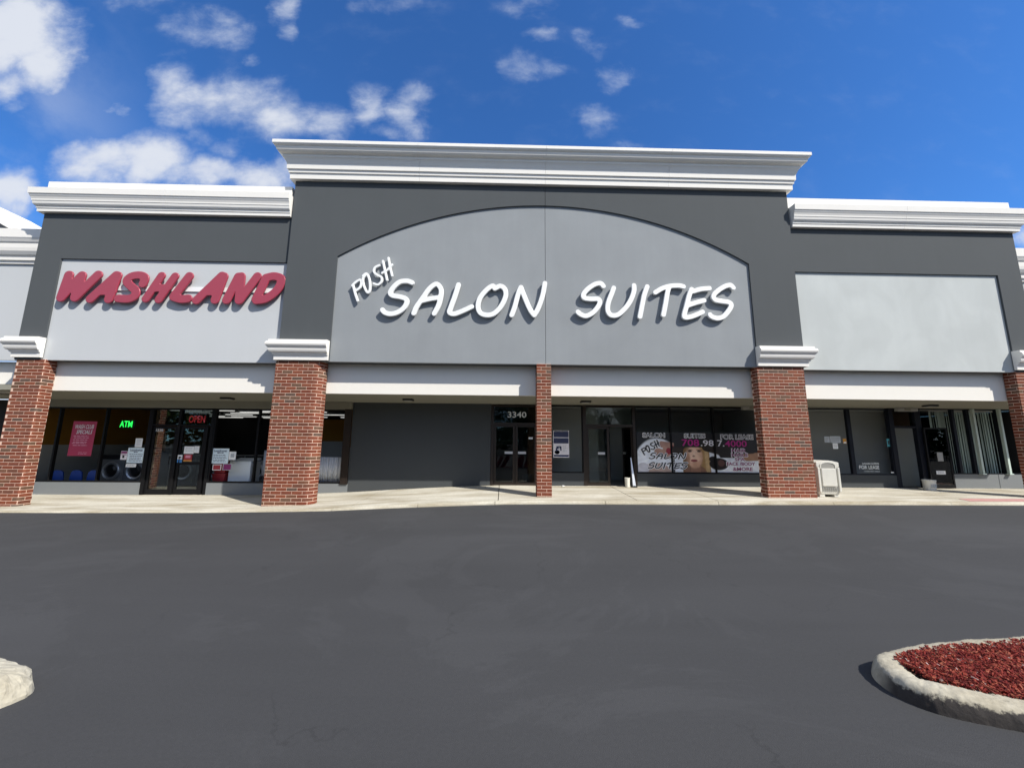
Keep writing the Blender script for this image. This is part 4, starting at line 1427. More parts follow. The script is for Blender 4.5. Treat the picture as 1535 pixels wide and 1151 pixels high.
# ------------------------------------------------------------------ neighbours
N_PROF = [(-.25, 7.02), (0.05, 7.02), (0.052, 7.10), (0.10, 7.12), (0.105, 7.24), (0.15, 7.28), (0.20, 7.38), (0.215, 7.48), (0.22, 7.62), (0.25, 7.66), (0.28, 7.74), (0.30, 7.78), (0.305, 8.06), (-.25, 8.08)]
for side in ('left', 'right'):
    if side == 'left':
        t = thing('shop_building', 'lower pale grey shop with a white cornice at the left edge', 'building', (-22, 11.7, -.2))
        x0, x1 = -34.0, -14.07
    else:
        t = thing('shop_building', 'lower pale grey shop with a white cornice at the right edge', 'building', (24, 11.7, .1))
        x0, x1 = 16.27, 36.0
    inv = Matrix.Translation(-Vector(t.location))

    def nb(o):
        o.parent = t
        o.matrix_parent_inverse = inv
        return o
    nb(MB().box(x0, x1, 11.7, 11.8, 3.95, 7.5).obj('wall', 'pale_stucco'))
    nb(MB().sweep([(x0, 11.7), (x1, 11.7)], N_PROF).obj('cornice', 'white_trim'))
    nb(MB().box(x0, x1, 11.92, 12.02, 3.0, 3.94).obj('fascia', 'white_fascia'))
    nb(MB().box(x0, x1, 11.81, 25, 7.55, 7.7).obj('roof', 'roof_membrane'))
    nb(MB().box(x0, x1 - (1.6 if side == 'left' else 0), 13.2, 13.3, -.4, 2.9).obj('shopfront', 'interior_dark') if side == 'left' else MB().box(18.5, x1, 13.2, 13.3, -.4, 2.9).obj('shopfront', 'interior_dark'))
    nb(MB().box(x0, (x1 - 1.4) if side == 'left' else x1, 12.03, 13.4, 2.95, 3.05).obj('soffit', 'soffit_paint') if side == 'left' else MB().box(18.6, x1, 12.03, 13.4, 2.95, 3.05).obj('soffit', 'soffit_paint'))
    if side == 'left':
        gx, gz = -23.5, 12.08
        sl = 0.55
        xr = gx + (gz - 8.0) / sl
        xl = gx - (gz - 8.0) / sl
        nb(poly_prism([(xl, 8.0), (xr, 8.0), (gx, gz)], 14.0, 18.0, 'gable', 'siding_gray'))
        mb = MB()
        for sgn, xe in ((1, xr), (-1, xl)):
            mb.hexa([(gx, 13.85, gz - .05), (xe + .1 * sgn, 13.85, 7.95), (xe + .1 * sgn, 18.1, 7.95), (gx, 18.1, gz - .05),
                     (gx, 13.85, gz + .15), (xe + .1 * sgn, 13.85, 8.12), (xe + .1 * sgn, 18.1, 8.12), (gx, 18.1, gz + .15)])
        nb(mb.obj('rake_trim', 'white_trim'))
        # horizontal siding boards on the gable
        z = 8.1
        while z < gz - .4:
            w = (gz - z - .15) / sl
            nb(MB().hexa([(gx - w, 13.955, z), (gx + w, 13.955, z), (gx + w, 14.0, z), (gx - w, 14.0, z), (gx - w + .3, 13.985, z + .17), (gx + w - .3, 13.985, z + .17), (gx + w - .3, 14.0, z + .17), (gx - w + .3, 14.0, z + .17)]).obj('siding_board', 'siding_gray'))
            z += 0.19

# ------------------------------------------------------------------ wall signs
def sign(name, label, keys, m, y, loc):
    t = thing(name, label, 'sign', loc)
    inv = Matrix.Translation(-Vector(loc))
    for k in keys:
        o = link('letter', to_wall(LETTERS[k], 'letter', m, y), t)
        o.matrix_parent_inverse = inv
    return t, inv


t, inv = sign('wall_sign', 'small tilted white raised word at the upper left of the arched grey panel', ['tilted_' + k for k in TILTED], 'sign_white', PY - .075, (-4.0, PY, 6.4))
studs = MB()
for x, z in ((-4.45, 5.96), (-4.2, 6.3), (-3.9, 6.5), (-3.6, 6.7), (-3.45, 6.8)):
    studs.tube((x, PY - .06, z), (x, PY + .005, z), .008, n=6)
studs.obj('mounting_stud', 'chrome', t).matrix_parent_inverse = inv
t, inv = sign('wall_sign', 'large white raised word just left of the arched panel seam', ['first_' + k for k in FIRST], 'sign_white', PY - .085, (-1.2, PY, 5.8))
t, inv2 = sign('wall_sign', 'large white raised word on the arched panel right of its seam', ['second_' + k for k in SECOND], 'sign_white', PY - .085, (4.5, PY, 5.8))
LOCW = (-9.7, WPY, 5.8)
t = thing('wall_sign', 'red word in fat slanted raised letters on a white rail', 'sign', LOCW)
inv = Matrix.Translation(-Vector(LOCW))
for k in HEAVY:
    o = link('letter', to_wall(LETTERS['heavy_' + k], 'letter', 'sign_red', WPY - .112), t)
    o.matrix_parent_inverse = inv
    r = link('letter_return', to_wall(LETTERS['heavyback_' + k], 'letter_return', 'sign_red_return', WPY - .056), o)
    r.matrix_parent_inverse = inv
mb = MB().box(-11.55, -6.85, WPY - .038, WPY - .002, 5.985, 6.125)
mb.obj('mounting_rail', 'raceway_white', t).matrix_parent_inverse = inv

# ------------------------------------------------------------------ window posters and papers
GY = Y0 + .020     # just in front of the panes


def sheet(name, label, cat, x0, x1, z0, z1, m, y=None, slant=0.0, group=None, lines=(), th=.003):
    """A sheet stuck on the outside of the glass; lines: (x0,x1,z0,z1,material) in sheet fractions as print."""
    y = GY - .004 if y is None else y
    t = thing(name, label, cat, ((x0 + x1) / 2, y, z0), group=group)
    w, h = x1 - x0, z1 - z0
    MB().hexa([(-w / 2, 0, 0), (w / 2, 0, 0), (w / 2, th, 0), (-w / 2, th, 0), (-w / 2 + slant, 0, h), (w / 2 + slant, 0, h), (w / 2 + slant, th, h), (-w / 2 + slant, th, h)]).obj('paper', m, t)
    byr = {}
    for a, b, c, d, mm in lines:
        q = byr.setdefault(mm, MB())
        s0, s1 = slant * c, slant * d
        q.hexa([(-w / 2 + a * w + s0, -.002, c * h), (-w / 2 + b * w + s0, -.002, c * h), (-w / 2 + b * w + s0, -.0005, c * h), (-w / 2 + a * w + s0, -.0005, c * h),
                (-w / 2 + a * w + s1, -.002, d * h), (-w / 2 + b * w + s1, -.002, d * h), (-w / 2 + b * w + s1, -.0005, d * h), (-w / 2 + a * w + s1, -.0005, d * h)])
    for mm, q in byr.items():
        q.obj('print', mm, t, kind='stuff')
    return t


def put_text(t, key, m, x0, x1, z0, z1, y):
    o = link('lettering', to_wall(LETTERS[key], 'lettering', m, y, x0, x1, z0, z1), t)
    o.matrix_parent_inverse = Matrix.Translation(-Vector(t.location))
    return o


def textlines(rows, x0=.1, x1=.9, m='ink_dark', seed=1, h=.04):
    rnd = random.Random(seed)
    out = []
    for z in rows:
        x = x0 + rnd.uniform(0, .06)
        e = x1 - rnd.uniform(0, .12)
        while x < e:
            w = min(rnd.uniform(.06, .2), e - x)
            out.append((x, x + w, z, z + h, m))
            x += w + .03
    return out


t = sheet('window_poster', 'tall red laundry specials poster in the left window', 'poster', -14.39, -13.62, 1.07, 2.21, 'poster_red', slant=0.02,
          lines=textlines((.56, .51, .45, .39, .35, .29), .10, .80, 'ink_rose', 3, .025) + textlines((.09, .05), .4, .9, 'ink_rose', 5, .015))
put_text(t, 'wash', 'ink_white', -14.28, -13.68, 1.96, 2.10, GY - .008)
put_text(t, 'specials', 'ink_white', -14.22, -13.70, 1.79, 1.92, GY - .008)
t = sheet('notice', 'large pale blue rules notice left of the laundromat door', 'notice', -12.44, -11.90, .86, 1.35, 'paper_blue',
          lines=textlines((.68,), .3, .7, 'ink_navy', 2, .07) + textlines((.55, .44, .33, .22, .12), .1, .92, 'ink_navy', 4, .035))
put_text(t, 'laundromat', 'ink_navy', -12.37, -11.97, 1.24, 1.31, GY - .008)
t = sheet('notice', 'large pale blue rules notice right of the laundromat door', 'notice', -9.70, -9.14, .86, 1.35, 'paper_blue',
          lines=textlines((.68,), .3, .7, 'ink_navy', 7, .07) + textlines((.55, .44, .33, .22, .12), .1, .92, 'ink_navy', 8, .035))
put_text(t, 'laundromat', 'ink_navy', -9.63, -9.21, 1.24, 1.31, GY - .008)
sheet('notice', 'small white sheet above the left blue notice', 'notice', -12.25, -12.02, 1.37, 1.66, 'paper_white', lines=textlines((.8, .65, .5, .35, .2), .15, .85, 'ink_gray', 9, .05))
sheet('notice', 'small white label below the left blue notice', 'notice', -12.44, -12.11, .72, .83, 'paper_white', lines=textlines((.3, .6), .08, .9, 'ink_gray', 10, .15))
sheet('notice', 'small purple and white flyer left of the left blue notice', 'notice', -12.66, -12.45, .96, 1.24, 'ink_pink', lines=[(.05, .95, .72, .95, 'ink_plum'), (.3, .6, .2, .5, 'ink_dark'), (.1, .9, .55, .62, 'ink_plum')])
sheet('notice', 'white sheet high on the right laundromat door leaf', 'notice', -10.62, -10.30, 1.17, 1.41, 'paper_white', y=Y0 + .016, lines=textlines((.75, .55, .35), .1, .9, 'ink_gray', 12, .06))
sheet('notice', 'narrow white sheet beside the door leaf sheet', 'notice', -10.29, -10.13, 1.20, 1.42, 'paper_white', y=Y0 + .016, lines=textlines((.75, .5, .25), .15, .85, 'ink_gray', 13, .06))
sheet('notice', 'small red and orange flyer low on the laundromat door leaf', 'notice', -10.60, -10.33, .92, 1.15, 'basket_red', y=Y0 + .016, lines=[(.2, .8, .5, .85, 'ink_rose'), (.0, 1.0, .0, .18, 'ink_orange')])
sheet('sticker', 'small blue and white sticker on the laundromat door leaf', 'sticker', -10.79, -10.64, .88, 1.13, 'ink_white', y=Y0 + .004, lines=[(.0, 1, .0, .42, 'ink_sky'), (.2, .8, .6, .75, 'ink_dark')])
sheet('notice', 'white sheet beside the right blue notice', 'notice', -9.13, -8.90, .98, 1.25, 'paper_white', lines=[(.25, .75, .3, .75, 'ink_gray')])
sheet('notice', 'red and white card under the right blue notice', 'notice', -9.62, -9.34, .64, .83, 'paper_white', lines=[(.08, .92, .1, .9, 'basket_red')])
sheet('notice', 'dark red framed card under the right blue notice, nearer the white chest', 'notice', -9.29, -9.00, .64, .85, 'ink_gray', lines=[(.08, .92, .08, .92, 'ink_plum')])
# house numbers on glass
t = thing('house_number', 'white digits 3340 on the transom over the double door', 'number', (0.45, GY, 2.46))
for o in [put_text(t, '3340', 'vinyl_white', 0.14, 0.78, 2.475, 2.68, GY - .002)]:
    o.name = 'digits'
t = thing('house_number', 'tiny white digits over the left laundromat door leaf', 'number', (-11.7, GY, 1.9))
put_text(t, '3336', 'vinyl_white', -11.66, -11.40, 1.90, 2.00, Y0 + .024).name = 'digits'
# hair dryer poster
t = sheet('window_poster', 'white and navy hair dryer poster right of the slim brick column', 'poster', 1.70, 2.24, 1.14, 2.05, 'ink_pink',
          lines=[(.03, .97, .75, .95, 'ink_navy'), (.03, .97, .52, .72, 'ink_navy'), (.03, .97, .03, .10, 'ink_navy'), (.06, .94, .955, .985, 'ink_dark')] +
          textlines((.22, .28, .34, .40), .58, .92, 'ink_gray', 21, .02))
hd = MB()
c0 = (1.84, 1.32)
for i in range(10):
    a0, a1 = 2 * math.pi * i / 10, 2 * math.pi * (i + 1) / 10
hd.lathe([(.001, 0), (.085, .0)], 18)
hv = [(x + 1.83, GY - .010, y * .8 + 1.32) for x, y, z in hd.v]
hd.v = hv
arcpts = [(1.80 + .0, 1.36), (1.82, 1.44), (1.87, 1.50), (1.93, 1.50), (1.965, 1.45), (1.955, 1.38)]
for p, q in zip(arcpts[:-1], arcpts[1:]):
    hd.tube((p[0], GY - .009, p[1]), (q[0], GY - .009, q[1]), .006, n=6)
    hd.box(min(p[0], q[0]) - .014, max(p[0], q[0]) + .014, GY - .0105, GY - .0095, min(p[1], q[1]) - .014, max(p[1], q[1]) + .014)
o = hd.obj('print', 'ink_navy', t, kind='stuff')
o.matrix_parent_inverse = Matrix.Translation(-Vector(t.location))

# three picture panels across the middle shop's wide window
def film_color(u, v):
    """u right 0..1, v up 0..1 over the whole strip -> rgb, flat print."""
    X = 150 + u * 1245
    Yp = 735 - v * 410
    c = np.zeros(u.shape + (3,)); c[:] = (0.012, 0.013, 0.016)

    def put(mask, rgb):
        k = np.clip(mask, 0, 1)[..., None]
        c[:] = c * (1 - k) + np.array(rgb) * k

    def ell(cx, cy, rx, ry, soft=.06):
        d = np.hypot((X - cx) / rx, (Yp - cy) / ry)
        return np.clip((1 - d) / soft + .5, 0, 1)

    def capsule(ax, ay, bx, by, r, soft=6):
        dx, dy = bx - ax, by - ay
        tt = np.clip(((X - ax) * dx + (Yp - ay) * dy) / (dx * dx + dy * dy), 0, 1)
        d = np.hypot(X - ax - tt * dx, Yp - ay - tt * dy)
        return np.clip((r - d) / soft + .5, 0, 1)
    put(ell(350, 700, 245, 312) * (X < 590), (.86, .90, .97))
    put(ell(330, 760, 160, 120) * (X < 520), (.46, .33, .28))
    put(ell(205, 700, 60, 60), (.60, .60, .66))
    put(capsule(400, 450, 520, 470, 34), (.42, .24, .19))
    put(capsule(430, 490, 540, 520, 24), (.48, .28, .22))
    put(capsule(360, 530, 470, 560, 40), (.44, .27, .21))
    put(ell(465, 520, 26, 34), (.32, .03, .05))
    put(ell(505, 480, 16, 20), (.30, .03, .05))
    put((X > 505) * (X < 960) * (Yp > 470) * 1.0, (.030, .020, .016))
    put((X > 520) * (X < 650) * (Yp > 560) * 1.0, (.86, .90, .97))
    # pale area right of the hair
    put(ell(880, 640, 110, 130) * (X > 800), (.86, .90, .97))
    # face, neck and hair
    put(capsule(650, 520, 640, 720, 40), (.30, .16, .06))
    put(capsule(820, 500, 830, 735, 48), (.56, .33, .13))
    put(capsule(840, 520, 850, 735, 18), (.76, .52, .26))
    put(ell(725, 735, 110, 70), (.33, .17, .11))
    put(ell(722, 575, 84, 118, .16), (.62, .36, .24))
    put(ell(712, 560, 62, 92, .9), (.88, .60, .44))
    put(ell(735, 655, 46, 26, .9), (.60, .34, .22) )
    put(ell(655, 590, 20, 60, .9), (.46, .25, .16))
    put(capsule(722, 520, 716, 566, 5, 8), (.92, .68, .54))
    put(ell(676, 520, 22, 9), (.10, .06, .05))
    put(ell(770, 520, 22, 9), (.10, .06, .05))
    put(ell(676, 505, 30, 5), (.20, .11, .06))
    put(ell(770, 505, 30, 5), (.20, .11, .06))
    put(ell(712, 570, 12, 9), (.38, .20, .14))
    put(ell(715, 616, 34, 13), (.33, .07, .075))
    put(capsule(684, 614, 748, 614, 1.6, 2), (.15, .03, .035))
    put((Yp < 478) * (X > 520) * 1.0, (.016, .015, .017))
    # hat brim sweeping to the right
    put(capsule(850, 470, 1130, 545, 52), (.026, .018, .015))
    put(ell(1140, 720, 300, 170) * (X > 960) * (Yp > 585), (.86, .90, .97))
    put(ell(1500, 700, 260, 190), (.86, .90, .97))
    put(capsule(1250, 575, 1400, 570, 42), (.40, .22, .13))
    put(capsule(1000, 500, 1300, 480, 60), (.018, .015, .015))
    put(ell(960, 650, 95, 62), (.010, .008, .010))
    put(ell(985, 640, 34, 34), (.11, .05, .045))
    put(ell(905, 600, 40, 30), (.010, .008, .010))
    put((Yp < 385) * 1.0, (.012, .013, .016))
    strand = .5 + .5 * np.sin((X + 9 * np.sin(Yp / 60)) * .75) * np.sin(X * .31 + 2)
    hair = np.clip(capsule(820, 500, 830, 735, 52) + capsule(650, 520, 640, 720, 40), 0, 1) * (1 - ell(722, 575, 80, 114))
    c *= (1 - hair * .55 * strand)[..., None]
    grain = np.sin(X * .05 + 3 * np.sin(Yp * .03)) * np.sin(Yp * .061 + 2 * np.sin(X * .021))
    c *= (1 + .10 * grain)[..., None]
    return c


film_y = Y0 + .014
PX0, PX1, PZ0, PZ1 = 4.57, 8.86, 0.685, 2.02
panels = [(4.57, 5.72, 'leftmost picture film of the wide window, hands and pale circle'), (5.78, 7.22, 'middle picture film of the wide window, blonde woman in a dark hat'),
          (7.28, 8.85, 'rightmost picture film of the wide window, service list on dark and pale')]
film_obs = []
for a, b, lab in panels:
    t = thing('window_poster', lab, 'poster', ((a + b) / 2, film_y, PZ0), group='picture films in the wide window')
    nx = int((b - a) / 0.012); nz = int((PZ1 - PZ0) / 0.012)
    gx = np.linspace(a, b, nx + 1); gz = np.linspace(PZ0, PZ1, nz + 1)
    X, Z = np.meshgrid(gx, gz)
    V = np.stack([X - (a + b) / 2, np.zeros_like(X), Z - PZ0], -1).reshape(-1, 3)
    me = bpy.data.meshes.new('film')
    F = [(j * (nx + 1) + i, j * (nx + 1) + i + 1, (j + 1) * (nx + 1) + i + 1, (j + 1) * (nx + 1) + i) for j in range(nz) for i in range(nx)]
    me.from_pydata(V.tolist(), [], F)
    colr = film_color((X - PX0) / (PX1 - PX0), (Z - PZ0) / (PZ1 - PZ0)).reshape(-1, 3)
    at = me.color_attributes.new('print', 'FLOAT_COLOR', 'POINT')
    at.data.foreach_set('color', np.concatenate([colr, np.ones((len(colr), 1))], 1).astype(np.float32).ravel())
    me.materials.append(MATS['printed_film'])
    link('film', me, t)
    film_obs.append(t)


def film_text(i, key, x0, x1, z0, z1, front, back=None):
    t = film_obs[i]
    if back:
        p = 0.024
        put_text(t, 'b_' + key, back, x0 - p, x1 + p, z0 - p, z1 + p, film_y - .004)
    put_text(t, 'n_' + key, front, x0, x1, z0, z1, film_y - .008)


def fx(X):
    return PX0 + (X - 150) / 1245 * (PX1 - PX0)


def fz(Yp):
    return PZ0 + (735 - Yp) / 410 * (PZ1 - PZ0)


film_text(0, 'salon', fx(215), fx(430), fz(375), fz(336), 'ink_dark', 'ink_white')
film_text(1, 'suites', fx(632), fx(838), fz(378), fz(340), 'ink_dark', 'ink_white')
film_text(2, 'lease', fx(1000), fx(1322), fz(388), fz(346), 'ink_dark', 'ink_white')
film_text(1, 'p708', fx(600), fx(775), fz(466), fz(396), 'ink_magenta')
film_text(1, 'p98', fx(790), fx(922), fz(466), fz(402), 'ink_pink')
film_text(2, 'p7', fx(958), fx(1028), fz(468), fz(402), 'ink_pink')
film_text(2, 'p4000', fx(1034), fx(1255), fz(470), fz(404), 'ink_magenta')
film_text(2, 'hair', fx(1100), fx(1240), fz(525), fz(492), 'ink_plum', 'ink_pink')
film_text(2, 'nails', fx(1095), fx(1255), fz(571), fz(538), 'ink_plum', 'ink_pink')
film_text(2, 'spa', fx(1124), fx(1222), fz(616), fz(584), 'ink_plum', 'ink_pink')
film_text(2, 'face', fx(1040), fx(1322), fz(662), fz(630), 'ink_plum', 'ink_pink')
film_text(2, 'more', fx(1098), fx(1292), fz(716), fz(682), 'ink_plum', 'ink_pink')
for w, (x0, x1, y0_, y1_) in {'posh': (185, 378, 565, 402), 'salon': (262, 640, 604, 536), 'suites': (245, 648, 704, 632)}.items():
    put_text(film_obs[0], 'film_w_' + w, 'ink_white', fx(x0 - 6), fx(x1 + 6), fz(y0_ + 5), fz(y1_ - 5), film_y - .012)
    put_text(film_obs[0], 'film_k_' + w, 'ink_dark', fx(x0), fx(x1), fz(y0_), fz(y1_), film_y - .016)

# papers in the right shop
sheet('notice', 'left pale permit sheet on the vacant shop window', 'notice', 11.13, 11.31, 1.72, 1.93, 'ink_gray', lines=textlines((.7, .5, .3), .15, .85, 'box_gray', 31, .06))
sheet('notice', 'wide pale permit sheet on the vacant shop window', 'notice', 11.33, 11.70, 1.71, 1.94, 'ink_gray', lines=textlines((.7, .5, .3), .1, .9, 'box_gray', 32, .06))
sheet('notice', 'lower pale permit sheet on the vacant shop window', 'notice', 11.40, 11.58, 1.51, 1.70, 'paper_white', lines=textlines((.7, .5, .3), .15, .85, 'box_gray', 33, .06))
sheet('notice', 'small yellow tag right of the permit sheets', 'notice', 11.78, 11.90, 1.69, 1.86, 'ink_orange', lines=[(.1, .9, .05, .35, 'paper_white')])
sheet('sticker', 'teal sticker beside the open doorway of the vacant shop', 'sticker', 13.33, 13.44, 1.60, 1.87, 'ink_teal', lines=[(.3, .75, .25, .75, 'ink_dark')])
sheet('sticker', 'tiny white sticker low beside the open doorway', 'sticker', 13.33, 13.43, .70, .745, 'paper_white', lines=[(.1, .9, .4, .6, 'ink_gray')])
t = thing('window_lettering', 'white FOR LEASE lettering low on the vacant shop window', 'lettering', (12.6, GY, .68))
for o in (put_text(t, 'vsalon', 'vinyl_white', 12.36, 12.94, .985, 1.05, GY - .002), put_text(t, 'vlease', 'vinyl_white', 12.24, 12.94, .83, .955, GY - .002),
          put_text(t, 'vphone', 'ink_gray', 12.40, 12.94, .715, .78, GY - .002)):
    pass
sheet('notice', 'white label low on the open door leaf of the vacant shop', 'notice', 14.78, 15.10, .68, .80, 'paper_white', y=Y0 - .115, lines=textlines((.3, .6), .1, .9, 'ink_gray', 35, .12))
sheet('notice', 'grey sheet in the middle of the open door leaf', 'notice', 14.90, 15.10, 1.12, 1.42, 'box_gray', y=Y0 - .115, lines=textlines((.2, .4, .6, .8), .15, .85, 'ink_gray', 36, .05))
sheet('sticker', 'white sticker on the right leaf of the double door', 'sticker', .86, 1.0, 1.75, 1.81, 'paper_white', y=Y0 + .022, lines=[(.1, .9, .3, .6, 'ink_gray')])

# ------------------------------------------------------------------ laundromat interior
def on_floor(x, y):
    return -0.15


t = thing('neon_sign', 'green glowing ATM sign in the laundromat window', 'sign', (-12.7, Y0 + .1, 2.0))
put_text(t, 'atm', 'neon_green', -12.93, -12.52, 2.03, 2.24, Y0 + .1).name = 'neon_tube'
MB().box(-.24, .26, .012, .03, .0, .27).obj('backing', 'frame_black', t)
t = thing('neon_sign', 'red glowing OPEN sign above the laundromat door', 'sign', (-10.36, Y0 + .1, 2.1))
put_text(t, 'open', 'neon_red', -10.66, -10.12, 2.20, 2.44, Y0 + .09).name = 'neon_tube'
MB().box(-.36, .33, .012, .05, .03, .40).obj('backing', 'washer_black', t)

wm = thing('washing_machine', 'w', 'washer', (0, 0, 0), group='front loading washers in the laundromat')
MB().box(-.44, .44, 0, .8, .06, 1.20).obj('body', 'washer_steel', wm, bevel=.012)
MB().box(-.43, .43, -.018, .0, 1.02, 1.19).obj('control_panel', 'washer_black', wm)
ring = MB()
for i in range(28):
    a0, a1 = 2 * math.pi * i / 28, 2 * math.pi * (i + 1) / 28
    pr = [(.33, .0), (.33, -.05), (.30, -.075), (.25, -.06), (.23, -.02), (.23, 0)]
    for j in range(5):
        (r1, y1), (r2, y2) = pr[j], pr[j + 1]
        b = len(ring.v)
        for r, yy, a in ((r1, y1, a0), (r1, y1, a1), (r2, y2, a1), (r2, y2, a0)):
            ring.v.append((r * math.cos(a), yy, .60 + r * math.sin(a)))
        ring.f.append((b, b + 1, b + 2, b + 3))
ring.obj('door_ring', 'chrome', wm)
dg = MB()
n = 24
dg.v = [(.235 * math.cos(2 * math.pi * i / n), -.02, .60 + .235 * math.sin(2 * math.pi * i / n)) for i in range(n)] + [(0.13 * math.cos(2 * math.pi * i / n), -.07, .60 + .13 * math.sin(2 * math.pi * i / n)) for i in range(n)]
dg.f = [(i, (i + 1) % n, n + (i + 1) % n, n + i) for i in range(n)] + [tuple(range(n, 2 * n))]
dg.obj('door_glass', 'washer_black', wm)
MB().box(.33, .38, -.03, -.001, .16, .30).obj('handle', 'box_gray', wm)
WX_ = [-14.9, -14.0, -13.1, -12.2, -11.3, -10.4, -9.5]
for i, x in enumerate(WX_):
    o = wm if i == 0 else copy_tree(wm)
    o.location = (x, 15.3, -.15)
    o['label'] = ['leftmost washer behind the red poster window', 'second washer from the left, behind the blue chairs', 'washer behind the left blue notice', 'washer just left of the laundromat doors',
                  'washer seen through the left door leaf', 'washer seen through the right door leaf', 'rightmost washer behind the right blue notice'][i]

ch = thing('plastic_chair', 'c', 'chair', group='blue chairs in the laundromat window')
bm = MB()
sh = [(-.20, .62), (-.17, .80), (-.08, .86), (.08, .86), (.17, .80), (.20, .62), (.22, .45)]
bm.v = [(-.22, .0, .45)] + [(x, -.02 + .0 * z, z) for x, z in sh] + [(-.22, .025, .45)] + [(x, .02, z) for x, z in sh]
k = 8
bm.f = [tuple(range(k)), tuple(range(2 * k - 1, k - 1, -1))] + [(i, (i + 1) % k, k + (i + 1) % k, k + i) for i in range(k)]
bm.obj('backrest', 'plastic_blue', ch)
MB().box(-.22, .22, .02, .45, .42, .46).obj('seat', 'plastic_blue', ch, bevel=.015)
for sx in (-.18, .18):
    for sy in (.06, .40):
        MB().tube((sx, sy, 0), (sx * .9, sy, .42), .014, n=8).obj('leg', 'chrome', ch)
for i, x in enumerate((-15.02, -14.40, -13.83)):
    o = ch if i == 0 else copy_tree(ch)
    o.location = (x, 13.62, -.28)
    o['label'] = ['blue plastic chair leftmost behind the red poster', 'middle blue plastic chair behind the glass below the red poster', 'blue plastic chair nearest the window mullion, right of the other two'][i]

kk = thing('cash_machine', 'dark navy cash machine behind the left blue notice', 'cash machine', (-12.15, 13.75, -.15))
MB().box(-.26, .26, 0, .5, 0, 1.1).obj('cabinet', 'kiosk_navy', kk, bevel=.02)
MB().hexa([(-.24, -.01, 1.1), (.24, -.01, 1.1), (.24, .45, 1.1), (-.24, .45, 1.1), (-.24, .15, 1.5), (.24, .15, 1.5), (.24, .45, 1.5), (-.24, .45, 1.5)]).obj('head_unit', 'kiosk_navy', kk)
MB().box(-.15, .15, .04, .075, 1.17, 1.36).obj('screen', 'washer_black', kk)
MB().box(.05, .2, -.012, -.001, .80, .98).obj('keypad', 'box_gray', kk)

wc = thing('chest', 'white lidded chest behind the right blue notice', 'chest', (-9.05, 13.55, -.15))
wc_body = MB().box(-.36, .36, 0, .55, .03, 1.04).obj('body', 'appliance_white', wc, bevel=.015)
MB().hexa([(-.36, 0, 1.042), (.36, 0, 1.042), (.36, .55, 1.10), (-.36, .55, 1.10), (-.36, 0, 1.07), (.36, 0, 1.07), (.36, .55, 1.16), (-.36, .55, 1.16)]).obj('lid', 'appliance_white', wc)
wc.location.x = -8.95
bsk = thing('laundry_basket', 'b', 'basket', group='red baskets in the laundromat window')
mb = MB()
mb.hexa([(-.17, 0, 0), (.17, 0, 0), (.17, .28, 0), (-.17, .28, 0), (-.21, -.03, .34), (.21, -.03, .34), (.21, .31, .34), (-.21, .31, .34)])
mb.obj('basket_body', 'basket_red', bsk)
MB().box(-.23, .23, -.05, .33, .341, .37).obj('rim', 'basket_red', bsk)
for i, (x, z) in enumerate(((-9.58, 0.14), (-9.58, .52))):
    o = bsk if i == 0 else copy_tree(bsk)
    o.location = (x, 13.5, z)
    o['label'] = ['lower red basket left of the white chest', 'upper red basket stacked left of the white chest'][i]
st = thing('side_table', 'low table under the red baskets', 'table', (-9.58, 13.62, -.15))
MB().box(-.3, .3, -.2, .25, .25, .287).obj('tabletop', 'box_gray', st)
for sx in (-.26, .26):
    for sy in (-.16, .21):
        MB().box(sx - .02, sx + .02, sy - .02, sy + .02, 0, .25).obj('leg', 'box_gray', st)


def cloth(name, label, x0, x1, z0, z1, y, m, amp=.025, n=60, cat='curtain'):
    mb = MB()
    for i in range(n + 1):
        x = x0 + (x1 - x0) * i / n
        yy = y + amp * math.sin(i * 1.3) + amp * .6 * math.sin(i * .57 + 1)
        mb.v += [(x, yy, z0), (x, yy, z1)]
    mb.f = [(2 * i, 2 * i + 2, 2 * i + 3, 2 * i + 1) for i in range(n)]
    o = mb.obj(name, m, smooth=True, recalc=False)
    md = o.modifiers.new('thick', 'SOLIDIFY'); md.thickness = .004
    return tag(o, label, cat)


cloth('half_curtain', 'white pleated half curtain right of the rounded brick column', -6.5, -5.45, .26, 1.09, Y0 + .16, 'cloth_white')
cloth('half_curtain', 'grey white cloth hanging just left of the rounded brick column', -8.1, -7.5, .45, 1.3, Y0 + .2, 'cloth_gray', n=26)
tubes = []
lt = thing('tube_light', 'tl', 'lamp', group='tube lights on the laundromat ceiling')
MB().box(-.65, .65, -.09, .09, 0, .06).obj('housing', 'appliance_white', lt)
for dy in (-.045, .045):
    MB().tube((-.6, dy, -.018), (.6, dy, -.018), .016, n=8).obj('tube', 'tube_white', lt)
TL = [(-13.4, 15.0), (-13.4, 17.0), (-11.6, 14.6), (-11.4, 17.2), (-9.9, 14.6), (-9.4, 16.0), (-8.2, 14.8), (-8.0, 16.2), (-7.9, 17.8), (-9.6, 18.0), (-9.5, 19.6), (-7.6, 19.6), (-13.0, 16.0), (-11.6, 15.9), (-13.9, 18.2), (-12.4, 18.3), (-14.6, 19.6), (-13.1, 19.7), (-11.6, 19.6), (-12.0, 20.5), (-14.3, 20.5), (-10.6, 16.6)]
for i, (x, y) in enumerate(TL):
    o = lt if i == 0 else copy_tree(lt)
    o.location = (x, y, 2.83)
    o['label'] = 'white twin tube light on the dark laundromat ceiling'

